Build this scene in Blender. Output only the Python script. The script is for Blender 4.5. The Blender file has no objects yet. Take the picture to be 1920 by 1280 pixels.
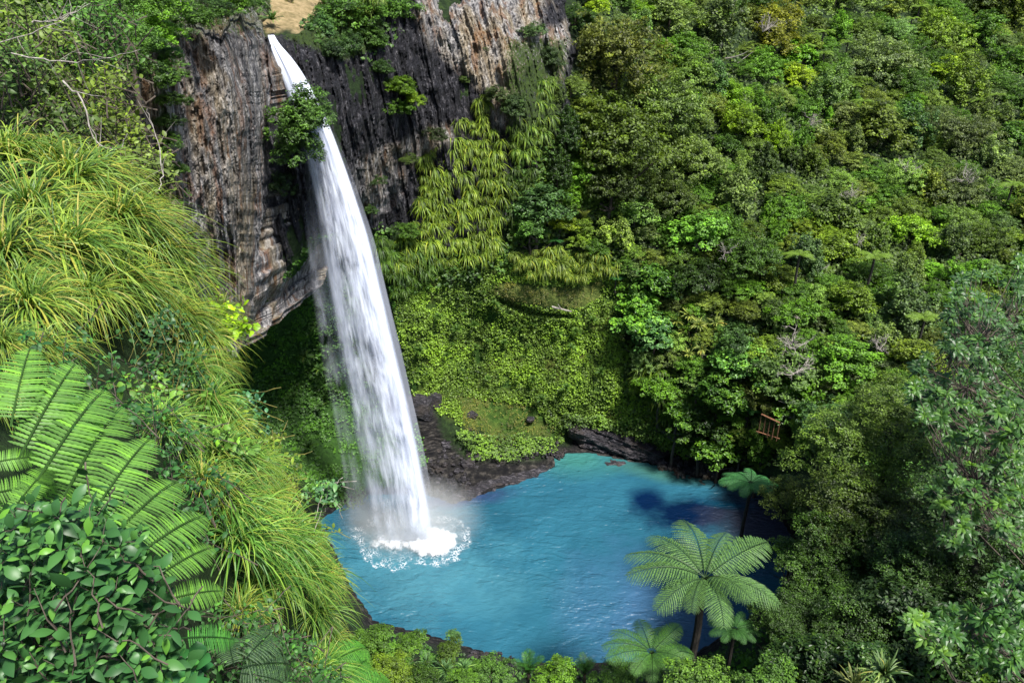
import bpy, math
import numpy as np
from mathutils import Matrix, Vector, Euler
R = math.radians
scene = bpy.context.scene
col = scene.collection

# ------------------------------------------------------------------ camera, sky, sun, exposure
CZ, PITCH, F = 60.0, R(28), 1478.0            # camera height over the pool, tilt, focal length in photo pixels
cp, sp = math.cos(PITCH), math.sin(PITCH)
cam_d = bpy.data.cameras.new('camera'); cam = bpy.data.objects.new('camera', cam_d); col.objects.link(cam)
cam.location = (0, 0, CZ); cam.rotation_euler = (R(90)-PITCH, 0, 0)
cam_d.sensor_width = 36; cam_d.lens = F/1920*36; cam_d.clip_start = .05; cam_d.clip_end = 3000
scene.camera = cam
SUN_EL, SUN_AZ = 60, 140                      # azimuth clockwise from +Y
w = bpy.data.worlds.new("World"); scene.world = w; w.use_nodes = True
nt = w.node_tree; bg = nt.nodes['Background']; sky = nt.nodes.new('ShaderNodeTexSky')
sky.sky_type = 'NISHITA'; sky.sun_disc = False; sky.sun_elevation = R(SUN_EL); sky.sun_rotation = R(SUN_AZ)
nt.links.new(sky.outputs[0], bg.inputs[0]); bg.inputs[1].default_value = .095
sl = bpy.data.lights.new('sun', 'SUN'); sl.energy = 5.3; sl.angle = R(8); sl.color = (1, .96, .89)
so = bpy.data.objects.new('sun', sl); col.objects.link(so)
sd = Vector((math.sin(R(SUN_AZ))*math.cos(R(SUN_EL)), math.cos(R(SUN_AZ))*math.cos(R(SUN_EL)), math.sin(R(SUN_EL))))
so.rotation_euler = sd.to_track_quat('Z', 'Y').to_euler(); so.location = (0, 0, 150)
vs = scene.view_settings; vs.view_transform = 'Standard'; vs.look = 'None'; vs.exposure = .92; vs.gamma = 1
scene.cycles.max_bounces = 6; scene.cycles.volume_bounces = 2; scene.cycles.transparent_max_bounces = 12

# ------------------------------------------------------------------ maths helpers
def ray(px, py):
    u = (np.asarray(px, float)-960)/F; v = (640-np.asarray(py, float))/F
    return u, v*sp+cp, v*cp-sp
def at(px, py, Y):
    u, dy, dz = ray(px, py); t = Y/dy
    return np.stack(np.broadcast_arrays(u*t, Y, CZ+dz*t), -1)
def att(px, py, t):
    u, dy, dz = ray(px, py)
    return np.stack(np.broadcast_arrays(u*t, dy*t, CZ+dz*t), -1)
def atz(px, py, z):
    u, dy, dz = ray(px, py); t = (z-CZ)/dz
    return np.stack(np.broadcast_arrays(u*t, dy*t, z+0*t), -1)
def planeY(py, z=0.):
    u, dy, dz = ray(960, py); dz = np.minimum(dz, -.02)
    return (z-CZ)/dz*dy
def dep(px, py, Y):                            # depth along the camera axis
    u, dy, dz = ray(px, py); return Y/dy
def h3(ix, iy, iz, s):
    n = (ix.astype(np.int64)*374761393+iy.astype(np.int64)*668265263+iz.astype(np.int64)*2147483647+s*1274126177) & 0xffffffff
    n = ((n ^ (n >> 13))*1274126177) & 0xffffffff; n = ((n ^ (n >> 16))*2246822519) & 0xffffffff
    return ((n ^ (n >> 15)) & 0xffffff)/float(0xffffff)
def vn(x, y, z=0., s=0):
    x, y, z = np.broadcast_arrays(np.asarray(x, float), np.asarray(y, float), np.asarray(z, float))
    ix, iy, iz = np.floor(x), np.floor(y), np.floor(z); fx, fy, fz = x-ix, y-iy, z-iz
    fx, fy, fz = [f*f*(3-2*f) for f in (fx, fy, fz)]; r = 0
    for a in (0, 1):
        for b in (0, 1):
            for c in (0, 1):
                r = r+h3(ix+a, iy+b, iz+c, s)*(fx if a else 1-fx)*(fy if b else 1-fy)*(fz if c else 1-fz)
    return r*2-1
def fbm(x, y, z=0., s=0, o=4):
    r, a = 0, 1.
    for i in range(o):
        r = r+a*vn(np.asarray(x)*2**i, np.asarray(y)*2**i, np.asarray(z)*2**i, s+i); a *= .5
    return r/1.9
def sm(a, b, x):
    t = np.clip((x-a)/(b-a), 0, 1); return t*t*(3-2*t)
def inpoly(px, py, poly):
    px, py = np.broadcast_arrays(np.asarray(px, float), np.asarray(py, float)); c = np.zeros(px.shape, bool); n = len(poly)
    for i in range(n):
        (x0, y0), (x1, y1) = poly[i], poly[(i+1) % n]
        if y0 == y1: continue
        m = ((y0 > py) != (y1 > py)) & (px < (x1-x0)*(py-y0)/(y1-y0)+x0); c ^= m
    return c
def sdist(px, py, poly):                       # signed distance in photo pixels, positive inside
    px, py = np.broadcast_arrays(np.asarray(px, float), np.asarray(py, float)); d = np.full(px.shape, 1e9); n = len(poly)
    for i in range(n):
        (x0, y0), (x1, y1) = poly[i], poly[(i+1) % n]
        L = (x1-x0)**2+(y1-y0)**2+1e-9
        t = np.clip(((px-x0)*(x1-x0)+(py-y0)*(y1-y0))/L, 0, 1)
        d = np.minimum(d, np.hypot(px-x0-t*(x1-x0), py-y0-t*(y1-y0)))
    return np.where(inpoly(px, py, poly), d, -d)
class TPS:
    def __init__(s, pts, lam=.02):
        a = np.array(pts, float); s.c = a[:, :2]/500.; n = len(a); v = a[:, 2]
        K = s.k(s.c, s.c)+lam*np.eye(n); Pm = np.c_[np.ones(n), s.c]
        A = np.zeros((n+3, n+3)); A[:n, :n] = K; A[:n, n:] = Pm; A[n:, :n] = Pm.T
        s.w = np.linalg.solve(A, np.r_[v, 0, 0, 0])
    def k(s, a, b):
        r2 = ((a[:, None]-b[None])**2).sum(-1)+1e-12; return .5*r2*np.log(r2)
    def __call__(s, px, py):
        px, py = np.broadcast_arrays(np.asarray(px, float), np.asarray(py, float)); q = np.c_[px.ravel(), py.ravel()]/500.; out = np.empty(len(q))
        for i in range(0, len(q), 20000):
            b = q[i:i+20000]; out[i:i+20000] = s.k(b, s.c)@s.w[:-3]+np.c_[np.ones(len(b)), b]@s.w[-3:]
        return out.reshape(px.shape)

# ------------------------------------------------------------------ mesh helpers
def nrm(a): return a/(np.linalg.norm(a, axis=-1, keepdims=True)+1e-9)
class MB:
    def __init__(s): s.v = []; s.q = []; s.t = []; s.n = 0; s.uv = None
    def add(s, v, q, t=0.):
        v = np.asarray(v, float).reshape(-1, 3); q = np.asarray(q, int).reshape(-1, 4)
        s.v.append(v); s.q.append(q+s.n); s.t.append(np.broadcast_to(np.asarray(t, float).ravel() if np.size(t) > 1 else t, (len(v),)).astype(float)); s.n += len(v)
        return s
    def mesh(s, name, mat, smooth=False, attrs=None):
        v = np.concatenate(s.v); q = np.concatenate(s.q); t = np.concatenate(s.t)
        me = bpy.data.meshes.new(name); me.vertices.add(len(v)); me.vertices.foreach_set('co', v.astype(np.float32).ravel())
        me.loops.add(q.size); me.loops.foreach_set('vertex_index', q.astype(np.int32).ravel())
        me.polygons.add(len(q)); me.polygons.foreach_set('loop_start', np.arange(0, q.size, 4, dtype=np.int32))
        me.polygons.foreach_set('use_smooth', np.full(len(q), smooth))
        a = me.attributes.new('tint', 'FLOAT', 'POINT'); a.data.foreach_set('value', t.astype(np.float32))
        for k, val in (attrs or {}).items():
            a = me.attributes.new(k, 'FLOAT', 'POINT'); a.data.foreach_set('value', np.asarray(val, np.float32).ravel())
        me.update(calc_edges=True); me.materials.append(mat); return me
def obj(name, me, parent=None, loc=None, color=None):
    o = bpy.data.objects.new(name, me); col.objects.link(o)
    if parent is not None: o.parent = parent
    if loc is not None: o.location = loc
    if color is not None: o.color = (*color[:3], 1)
    return o
def tag(o, label=None, cat=None, group=None, kind=None):
    if label: o['label'] = label
    if cat: o['category'] = cat
    if group: o['group'] = group
    if kind: o['kind'] = kind
    return o
def empty(name, loc, label, cat, group=None, rot=(0, 0, 0), sc=(1, 1, 1)):
    o = bpy.data.objects.new(name, None); col.objects.link(o); o.empty_display_size = .2
    o.location = loc; o.rotation_euler = rot; o.scale = sc; return tag(o, label, cat, group)
def gridq(nr, nc):
    i = np.arange(nr-1)[:, None]*nc+np.arange(nc-1)[None]
    return np.stack([i, i+1, i+nc+1, i+nc], -1).reshape(-1, 4)
def ribbons(mb, P, S, W, T=0., fold=0., N=None):   # P (m,n,3) midribs, S side vectors, W half widths
    P = np.asarray(P, float); m, n = P.shape[:2]; S = np.broadcast_to(S, P.shape); W = np.broadcast_to(W, (m, n))[..., None]
    if fold: 
        Nn = np.broadcast_to(N, P.shape) if N is not None else nrm(np.cross(np.gradient(P, axis=1), S))
        V = np.stack([P-S*W, P-Nn*W*fold, P+S*W], 2); k = 3
    else: V = np.stack([P-S*W, P+S*W], 2); k = 2
    b = (np.arange(m)[:, None, None]*n+np.arange(n-1)[None, :, None])*k+np.arange(k-1)[None, None]
    q = np.stack([b, b+1, b+k+1, b+k], -1)
    t = np.broadcast_to(np.asarray(T, float).reshape(-1, 1, 1) if np.size(T) > 1 and np.ndim(T) == 1 else np.asarray(T, float)[..., None] if np.ndim(T) == 2 else T, (m, n, k))
    mb.add(V.reshape(-1, 3), q.reshape(-1, 4), t.reshape(-1))
def tube(mb, pts, rad, k=6, T=.5):
    pts = np.asarray(pts, float); n = len(pts); rad = np.broadcast_to(rad, (n,)).astype(float)
    d = nrm(np.gradient(pts, axis=0)); a = np.where(np.abs(d[:, 2:3]) < .9, [[0, 0, 1.]], [[1., 0, 0]])
    x = nrm(np.cross(d, a)); y = np.cross(d, x); th = np.arange(k)/k*2*np.pi
    V = pts[:, None]+(x[:, None]*np.cos(th)[None, :, None]+y[:, None]*np.sin(th)[None, :, None])*rad[:, None, None]
    i = np.arange(n-1)[:, None]*k; j = np.arange(k)[None]; j2 = (j+1) % k
    mb.add(V.reshape(-1, 3), np.stack([i+j, i+j2, i+k+j2, i+k+j], -1).reshape(-1, 4), T)
def leaves(mb, C, D, Nr, L, Wd, T):            # rhombic leaves, slightly cupped
    D = nrm(D); S = nrm(np.cross(D, Nr)); L = np.broadcast_to(L, (len(C),))[:, None]; Wd = np.broadcast_to(Wd, (len(C),))[:, None]
    V = np.stack([C-D*L*.5, C+S*Wd*.5+nrm(Nr)*Wd*.12, C+D*L*.5, C-S*Wd*.5+nrm(Nr)*Wd*.12], 1)
    mb.add(V.reshape(-1, 3), np.arange(len(C)*4).reshape(-1, 4), np.repeat(T, 4))
def rvec(rng, n): return nrm(rng.normal(size=(n, 3)))

# ------------------------------------------------------------------ materials
def newmat(name):
    m = bpy.data.materials.new(name); m.use_nodes = True; n = m.node_tree.nodes; l = m.node_tree.links
    return m, n, l, n['Principled BSDF'], n['Material Output']
def ramp(n, l, src, stops, interp='LINEAR'):
    r = n.new('ShaderNodeValToRGB'); r.color_ramp.interpolation = interp; e = r.color_ramp.elements
    while len(e) < len(stops): e.new(.5)
    for x, (p, c) in zip(e, stops): x.position = p; x.color = (*c, 1) if len(c) == 3 else c
    l.new(src, r.inputs[0]); return r
def noise(n, l, scale, detail=4, vec=None, rough=.55, dist=0):
    t = n.new('ShaderNodeTexNoise'); t.inputs['Scale'].default_value = scale; t.inputs['Detail'].default_value = detail
    t.inputs['Roughness'].default_value = rough; t.inputs['Distortion'].default_value = dist
    if vec is not None: l.new(vec, t.inputs['Vector'])
    return t
def mapping(n, l, sc, rot=(0, 0, 0), src='Object'):
    tc = n.new('ShaderNodeTexCoord'); m = n.new('ShaderNodeMapping'); m.inputs['Scale'].default_value = sc; m.inputs['Rotation'].default_value = rot
    l.new(tc.outputs[src], m.inputs[0]); return m.outputs[0]
def mixc(n, l, f, a, b, mode='MIX'):
    x = n.new('ShaderNodeMix'); x.data_type = 'RGBA'; x.blend_type = mode
    for s, v in ((x.inputs['Factor'], f), (x.inputs['A'], a), (x.inputs['B'], b)):
        if isinstance(v, (int, float)): s.default_value = v
        elif isinstance(v, tuple): s.default_value = (*v, 1)
        else: l.new(v, s)
    return x.outputs['Result']
def mth(n, l, op, a, b=None, clamp=False):
    x = n.new('ShaderNodeMath'); x.operation = op; x.use_clamp = clamp
    for i, v in enumerate((a, b)):
        if v is None: continue
        if isinstance(v, (int, float)): x.inputs[i].default_value = v
        else: l.new(v, x.inputs[i])
    return x.outputs[0]
def attr(n, name):
    a = n.new('ShaderNodeAttribute'); a.attribute_name = name; return a.outputs['Fac']
def bump(n, l, h, dist, strength=1., b=None):
    x = n.new('ShaderNodeBump'); x.inputs['Distance'].default_value = dist; x.inputs['Strength'].default_value = strength
    l.new(h, x.inputs['Height']); 
    if b: l.new(x.outputs[0], b.inputs['Normal'])
    return x.outputs[0]

def leaf_mat(name, stops=None, rough=.5, trans=.3, spec=.35, usecol=True):
    """leaf colour = object's own colour, varied leaf by leaf through the tint attribute (old, young, dry leaves)"""
    m, n, l, b, out = newmat(name)
    stops = stops or [(0, (.18, .22, .2)), (.45, (.95, .95, .9)), (.75, (1.6, 1.6, .95)), (1, (2.0, 2.1, .8))]
    stops = [(p, tuple(x*.4 for x in c)) for p, c in stops] if usecol else stops
    r = ramp(n, l, attr(n, 'tint'), stops)
    c = r.outputs[0]
    if usecol:
        oi = n.new('ShaderNodeObjectInfo'); c = mixc(n, l, 1., oi.outputs['Color'], c, 'MULTIPLY')
        c = mixc(n, l, 1., c, (2.5, 2.5, 2.5), 'MULTIPLY')
    b.inputs['Roughness'].default_value = rough; b.inputs['Specular IOR Level'].default_value = spec; l.new(c, b.inputs['Base Color'])
    tr = n.new('ShaderNodeBsdfTranslucent'); l.new(mixc(n, l, 1., c, (1.15, 1.25, .5), 'MULTIPLY'), tr.inputs[0])
    ms = n.new('ShaderNodeMixShader'); ms.inputs[0].default_value = trans; l.new(b.outputs[0], ms.inputs[1]); l.new(tr.outputs[0], ms.inputs[2])
    l.new(ms.outputs[0], out.inputs[0]); return m
M = {}
M['leaf'] = leaf_mat('leaf')
M['gloss'] = leaf_mat('glossy_leaf', [(0, (.15, .20, .2)), (.45, (.85, .95, .9)), (.8, (1.7, 1.6, .95)), (1, (2.3, 2.1, .7))], rough=.42, trans=.2, spec=.28)
M['blade'] = leaf_mat('grass_blade', [(0, (.12, .26, .15)), (.4, (.75, .9, .9)), (.75, (1.9, 1.6, 1.3)), (.92, (2.4, 1.5, 1.1)), (1, (2.45, 1.35, 2.4))], rough=.45, trans=.3)
M['flax'] = leaf_mat('flax_blade', [(0, (.2, .35, .2)), (.4, (.85, .95, .9)), (.75, (1.7, 1.6, 1.1)), (.92, (2.2, 2.0, 1.1)), (1, (2.2, 1.4, 1.))], rough=.5, trans=.25)
M['fern'] = leaf_mat('fern_leaf', rough=.5, trans=.35, spec=.3)
def bark(name, a, b_):
    m, n, l, b, out = newmat(name); t = noise(n, l, 3, 6, mapping(n, l, (4, 4, 1)))
    l.new(ramp(n, l, t.outputs[0], [(.35, a), (.65, b_)]).outputs[0], b.inputs['Base Color']); b.inputs['Roughness'].default_value = .9
    bump(n, l, t.outputs[0], .05, 1, b); return m
M['bark'] = bark('bark', (.035, .025, .018), (.10, .08, .06)); M['pale'] = bark('pale_bark', (.14, .12, .10), (.36, .33, .30))
M['black'] = bark('fern_trunk', (.008, .007, .006), (.03, .025, .02)); M['stem'] = bark('yellow_stem', (.07, .075, .02), (.22, .19, .04))
M['wood'] = bark('timber', (.08, .035, .015), (.20, .09, .04))

def rock_mat(name, darkbias=0., wet=False, warm=.5):
    m, n, l, b, out = newmat(name)
    # column lines lean down to the right: shear by rotation about the view's horizontal axis
    v = mapping(n, l, (1, 1, .09), (0, R(-12), 0)); fine0 = noise(n, l, 2.6, 8, v, .68, .3); fineb = noise(n, l, 3.2, 9, mapping(n, l, (1, 1, .32), (0, R(-12), 0)), .78, .2)
    class _o: pass
    fine = _o(); fine.outputs = [mth(n, l, 'ADD', mth(n, l, 'MULTIPLY', fine0.outputs[0], .5), mth(n, l, 'MULTIPLY', fineb.outputs[0], .5))]
    vb = mapping(n, l, (1, 1, .22), (0, R(-12), 0)); big = noise(n, l, .16, 5, vb, .6); tan = noise(n, l, .3, 5, mapping(n, l, (1, 1, .12), (0, R(-12), 0)), .6)
    sp_ = noise(n, l, 5, 8, mapping(n, l, (1, 1, .3)), .75)
    grey = ramp(n, l, fine.outputs[0], [(.39, (.012, .012, .016)), (.44, (.09, .088, .10)), (.495, (.25, .24, .24)), (.58, (.66, .63, .62))])
    tn = ramp(n, l, fine.outputs[0], [(.39, (.03, .02, .012)), (.445, (.22, .165, .09)), (.50, (.34, .27, .17)), (.59, (.58, .50, .38))])
    orange = ramp(n, l, tan.outputs[0], [(.45, (0, 0, 0)), (.58, (1, 1, 1))])
    c = mixc(n, l, mth(n, l, 'MULTIPLY', orange.outputs[0], warm*1.6, True), grey.outputs[0], tn.outputs[0])
    rust = noise(n, l, .8, 6, mapping(n, l, (1, 1, .18), (0, R(-12), 0)), .6); rf = ramp(n, l, rust.outputs[0], [(.53, (0, 0, 0)), (.60, (1, 1, 1))])
    c = mixc(n, l, mth(n, l, 'MULTIPLY', rf.outputs[0], warm, True), c, (.26, .10, .02))
    pale = attr(n, 'pale')                      # 1 where the bare rock is pale and lichen covered, 0 where it is black and wet
    dk = mth(n, l, 'ADD', mth(n, l, 'SUBTRACT', 1., pale), mth(n, l, 'MULTIPLY', mth(n, l, 'SUBTRACT', big.outputs[0], .5), 1.6), True)
    dk = ramp(n, l, mth(n, l, 'ADD', dk, darkbias), [(.3, (0, 0, 0)), (.75, (1, 1, 1))]).outputs[0]
    dark = ramp(n, l, fine.outputs[0], [(.42, (.004, .004, .006)), (.52, (.022, .022, .030)), (.58, (.12, .115, .125)), (.66, (.38, .35, .38))])
    c = mixc(n, l, dk, c, dark.outputs[0])
    gr = ramp(n, l, mth(n, l, 'ADD', attr(n, 'green'), mth(n, l, 'MULTIPLY', mth(n, l, 'SUBTRACT', sp_.outputs[0], .5), 1.4)), [(.5, (0, 0, 0)), (.62, (1, 1, 1))])
    pit = n.new('ShaderNodeTexVoronoi'); pit.inputs['Scale'].default_value = 2.6; l.new(mapping(n, l, (1, 1, .45), (0, R(-12), 0)), pit.inputs['Vector']); pr = ramp(n, l, pit.outputs['Color'], [(.15, (.25, .25, .27)), (.5, (.9, .9, .9)), (.9, (1, 1, 1))])
    c = mixc(n, l, .5, c, pr.outputs[0], 'MULTIPLY')
    c = mixc(n, l, gr.outputs[0], c, ramp(n, l, sp_.outputs[0], [(.35, (.012, .03, .006)), (.7, (.08, .13, .02))]).outputs[0])
    l.new(c, b.inputs['Base Color']); b.inputs['Roughness'].default_value = .75; b.inputs['Specular IOR Level'].default_value = .25
    h = mth(n, l, 'ADD', fine.outputs[0], mth(n, l, 'MULTIPLY', sp_.outputs[0], .7)); bump(n, l, h, .8, 1, b); return m
M['rock'] = rock_mat('basalt')

def ground_mat():
    m, n, l, b, out = newmat('ground_cover')
    v = mapping(n, l, (1, 1, 1)); f = noise(n, l, 1.6, 8, v, .7); f2 = noise(n, l, .25, 5, v, .6)
    floor = ramp(n, l, f.outputs[0], [(.3, (.004, .007, .003)), (.55, (.014, .03, .008)), (.75, (.05, .08, .015))])
    moss = ramp(n, l, f.outputs[0], [(.3, (.010, .03, .004)), (.5, (.025, .065, .008)), (.7, (.07, .13, .018))])
    moss2 = mixc(n, l, ramp(n, l, f2.outputs[0], [(.45, (0, 0, 0)), (.65, (1, 1, 1))]).outputs[0], moss.outputs[0], (.08, .10, .018))
    cave = ramp(n, l, f.outputs[0], [(.3, (.008, .025, .005)), (.6, (.03, .08, .012)), (.8, (.06, .15, .018))])
    grass = ramp(n, l, f.outputs[0], [(.3, (.03, .05, .01)), (.55, (.09, .12, .025)), (.75, (.20, .19, .05))])
    straw = ramp(n, l, f.outputs[0], [(.3, (.12, .10, .04)), (.6, (.32, .24, .13)), (.8, (.42, .36, .2))])
    vs_ = mapping(n, l, (.5, .5, 3), (R(8), R(22), 0)); rf = noise(n, l, 1.7, 8, vs_, .7)
    shore = ramp(n, l, rf.outputs[0], [(.38, (.003, .003, .005)), (.52, (.014, .013, .013)), (.66, (.08, .072, .065))])
    c = mixc(n, l, attr(n, 'moss'), floor.outputs[0], moss2); c = mixc(n, l, attr(n, 'cave'), c, cave.outputs[0]); c = mixc(n, l, attr(n, 'grassy'), c, grass.outputs[0])
    c = mixc(n, l, attr(n, 'straw'), c, straw.outputs[0]); c = mixc(n, l, attr(n, 'shore'), c, shore.outputs[0])
    l.new(c, b.inputs['Base Color']); b.inputs['Roughness'].default_value = .85; b.inputs['Specular IOR Level'].default_value = .2
    bump(n, l, f.outputs[0], .5, 1, b); return m
M['ground'] = ground_mat()

# ------------------------------------------------------------------ outlines read off the photograph
SHORE = [(585, 985), (640, 945), (700, 925), (800, 925), (850, 942), (960, 905), (1040, 872), (1035, 852), (1100, 846), (1180, 862), (1250, 872), (1300, 893), (1390, 905),
         (1450, 940), (1500, 1030), (1470, 1110), (1380, 1180), (1290, 1232), (1180, 1242), (1000, 1250), (880, 1215), (800, 1190), (700, 1165), (655, 1100), (620, 1020)]
MOSS = [(735, 600), (745, 555), (800, 510), (900, 478), (960, 470), (1150, 480), (1190, 560), (1165, 640), (1180, 740), (1270, 790), (1330, 850), (1200, 845), (1100, 790), (1060, 790),
        (1050, 818), (930, 828), (860, 790), (770, 742), (750, 680)]
CAVE = [(440, 640), (478, 595), (590, 445), (700, 440), (730, 520), (750, 640), (780, 760), (800, 940), (640, 960), (560, 900), (430, 760)]
SHELF = [(925, 548), (940, 525), (1010, 535), (1080, 538), (1120, 525), (1130, 555), (1080, 582), (1000, 573), (950, 565)]
LOWGR = [(860, 740), (1000, 760), (1050, 815), (930, 830), (870, 800)]
LOWGR2 = [(1130, 760), (1240, 775), (1250, 815), (1150, 800)]
STRAW = [(480, 0), (500, 60), (560, 70), (600, 20), (640, -40), (500, -40)]
ROCK = [(520, 70), (600, 40), (780, -60), (1050, -60), (1085, 90), (1070, 200), (1010, 330), (960, 420), (850, 470), (740, 470), (690, 440), (600, 440), (480, 590), (420, 640), (420, 100)]
CTRL = [(-500, 0, 55), (0, 0, 62), (200, 0, 68), (400, 30, 75), (500, 55, 76), (560, 20, 82), (650, 0, 88), (780, 0, 92), (900, 0, 98), (1050, 0, 108), (1200, 0, 126), (1350, 0, 142), (1500, 0, 158), (1700, 0, 175), (1920, 0, 190), (2400, 0, 210),
        (-500, -400, 90), (400, -400, 150), (1000, -400, 230), (1600, -400, 300), (2400, -400, 320),
        (510, 82, 72.5), (600, 150, 74), (690, 130, 82), (800, 150, 90), (950, 150, 95), (1050, 180, 97), (1150, 150, 108), (1350, 150, 122), (1600, 150, 135), (1920, 150, 145), (2400, 200, 150),
        (400, 250, 73), (520, 250, 70), (560, 420, 68), (620, 300, 73), (700, 300, 83), (800, 300, 90), (950, 300, 92), (1100, 300, 96), (1300, 300, 104), (1600, 320, 110), (1920, 320, 112),
        (480, 560, 66), (700, 430, 84), (800, 450, 87), (900, 460, 90), (1050, 450, 92), (1200, 450, 93), (1400, 450, 93), (1650, 480, 93), (1920, 480, 92), (2400, 500, 90),
        (740, 600, 83), (850, 600, 88), (1000, 560, 88), (1000, 600, 91), (1150, 600, 89), (1300, 620, 84), (1500, 620, 80), (1700, 640, 78), (1920, 640, 74),
        (480, 700, 72), (600, 700, 78), (750, 760, 83), (900, 740, 88), (1050, 720, 87), (1200, 740, 83), (1350, 760, 78), (1500, 780, 74), (1650, 780, 66), (1920, 780, 58), (2400, 800, 52),
        (540, 850, 72), (620, 880, 77), (800, 860, 81), (1000, 835, 84), (1150, 830, 83), (1300, 860, 79), (1420, 870, 74), (1550, 900, 60), (1750, 950, 48), (1920, 950, 44),
        (560, 980, 62), (600, 1120, 54), (660, 1200, 47), (1520, 1050, 52), (1700, 1130, 38), (1920, 1150, 34), (1450, 1200, 44), (1300, 1270, 42), (1100, 1290, 43), (900, 1280, 42), (700, 1260, 41),
        (300, 1280, 30), (-400, 1280, 22), (1000, 1500, 30), (1920, 1500, 22), (300, 1600, 20), (1000, 1800, 14), (2400, 1300, 26), (2200, 1800, 10), (-400, 1800, 8), (0, 700, 50), (0, 1000, 36), (-500, 600, 40), (300, 900, 50)]
_t = TPS([(a, b, 100./c) for a, b, c in CTRL], .003)
def surfY(px, py):
    Y = 100./np.maximum(_t(px, py), .25)
    Y = Y+6.5*sm(0, 26, sdist(px, py, CAVE))*sm(960, 700, py)          # hollow under the lip
    Y = Y+1.3*sm(-2, 8, sdist(px, py, [(925, 548), (950, 560), (1010, 582), (1080, 590), (1080, 600), (990, 592), (930, 570)]))   # bite under the grassy shelf
    d = sdist(px, py, SHORE); Yp = planeY(py, .1)
    k = sm(0, -45, d); Y = np.where(d < 0, Yp*(1-k)+Y*k, planeY(py, -2.5*sm(0, 60, d)))
    return np.where(d < 0, np.minimum(Y, Yp), Y)
def disp(P, a):                                  # rough ground
    n1 = fbm(P[..., 0]*.13, P[..., 1]*.13, P[..., 2]*.13, 3); n2 = fbm(P[..., 0]*.55, P[..., 1]*.55, P[..., 2]*.55, 9)
    return (n1*1.6+n2*.55)*a

# ------------------------------------------------------------------ setting: hillside, pool bed
def zones(px, py):
    nz = fbm(px/30., py/30., 0, 5)*18
    z = lambda poly, w=10: sm(-w, w, sdist(px, py, poly)+nz)
    d = sdist(px, py, SHORE); shore = sm(-18, -8, d+nz*.5)
    shore = np.maximum(shore, sm(-6, 8, sdist(px, py, [(770, 750), (810, 758), (835, 825), (880, 862), (1000, 862), (1060, 852), (1075, 815), (1110, 805), (1200, 835), (1260, 868), (1350, 888), (1350, 920), (1000, 930), (780, 950), (790, 860)])+nz*.4))
    return dict(moss=z(MOSS), cave=z(CAVE), grassy=np.maximum(z(SHELF, 5), z(LOWGR, 5)*.12), straw=z(STRAW, 6), shore=shore)
def build_hill():
    xs = np.arange(-520, 2420, 7.); ys = np.r_[np.arange(-400, -20, 20), np.arange(-20, 1300, 6.), np.arange(1300, 1800, 20)]
    px, py = np.meshgrid(xs, ys); Y = surfY(px, py); P = at(px, py, Y)
    a = sm(5, -60, sdist(px, py, SHORE)); dY = disp(P, a)*(.8+.2*sm(-10, 30, -sdist(px, py, MOSS)))
    Y2 = Y-dY; d = sdist(px, py, SHORE); Y2 = np.where(d < 0, np.minimum(Y2, planeY(py, .05)), Y2); P = at(px, py, Y2)
    mb = MB().add(P, gridq(len(ys), len(xs))[:, ::-1]); Z = zones(px, py)
    o = obj('hillside', mb.mesh('hillside', M['ground'], True, Z)); tag(o, kind='structure')
build_hill()

def cols_disp(px, py, P, amp, lean=.22, w=5.):
    """columnar basalt: faceted columns with broken tops, in metres towards the viewer"""
    s = (px-lean*py)/w+fbm(px/60., py/120., 0, 31)*1.5
    out = 0
    for sc, a, sd_ in ((1., 1., 1), (.38, 1.7, 7), (2.1, .45, 13)):
        c = np.floor(s*sc); f = s*sc-c; off = h3(c, c*0+sd_, c*0, 5)*300
        L = 150/sc**.5; seg = np.floor((py+off)/L)
        hgt = .6*h3(c, c*0, c*0, 17+sd_)+.4*h3(c, seg, c*0, 17+sd_); edge = np.minimum(f, 1-f)*2
        out = out+a*(hgt-.5)+a*.35*np.sqrt(np.clip(edge, 0, 1))
    return out*amp+amp*.9*fbm(px/7., py/16., 0, 91)
def build_headwall():
    xs = np.arange(420, 1110, 2.2); ys = np.arange(-70, 640, 3.); px, py = np.meshgrid(xs, ys); Y = surfY(px, py); P = at(px, py, Y)
    ins = sdist(px, py, ROCK)+fbm(px/22., py/22., 0, 8)*22
    k = sm(-8, 12, ins); Y = Y-disp(P, 1.)*.8-.7*k+2.5*(1-k)-cols_disp(px, py, P, .55, w=6.)*k
    big = fbm(px/70., py/110., 0, 44)*2.2; Y = Y-big*k
    pale = np.clip(.10*fbm(px/25., py/30., 0, 3)+sm(-20, 40, sdist(px, py, [(785, -60), (1020, -60), (1020, 110), (960, 150), (985, 215), (930, 250), (900, 180), (840, 130), (800, 90), (770, 30)]))+
                   sm(-14, 26, sdist(px, py, [(660, 290), (760, 250), (860, 215), (880, 260), (800, 300), (760, 400), (690, 420), (640, 360)]))*.5+sm(-10, 20, sdist(px, py, [(1010, 60), (1080, 30), (1060, 160), (1020, 160)]))*.8
                   +.12*sm(-4, 10, sdist(px, py, [(600, 425), (500, 560), (470, 600), (480, 575), (540, 490), (590, 415)])), 0, 1)
    green = .30+.4*sm(-8, 14, sdist(px, py, [(520, 40), (720, 20), (720, 90), (640, 120), (600, 100), (530, 75)]))+.35*sm(-10, 30, sdist(px, py, [(940, 60), (1080, 60), (1060, 300), (960, 330), (930, 200)]))+.2*sm(430, 520, py)
    mb = MB().add(at(px, py, Y), gridq(len(ys), len(xs))[:, ::-1])
    tag(obj('headwall_cliff', mb.mesh('headwall', M['rock'], False, dict(pale=pale, green=green))), kind='structure')
build_headwall()

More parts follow.
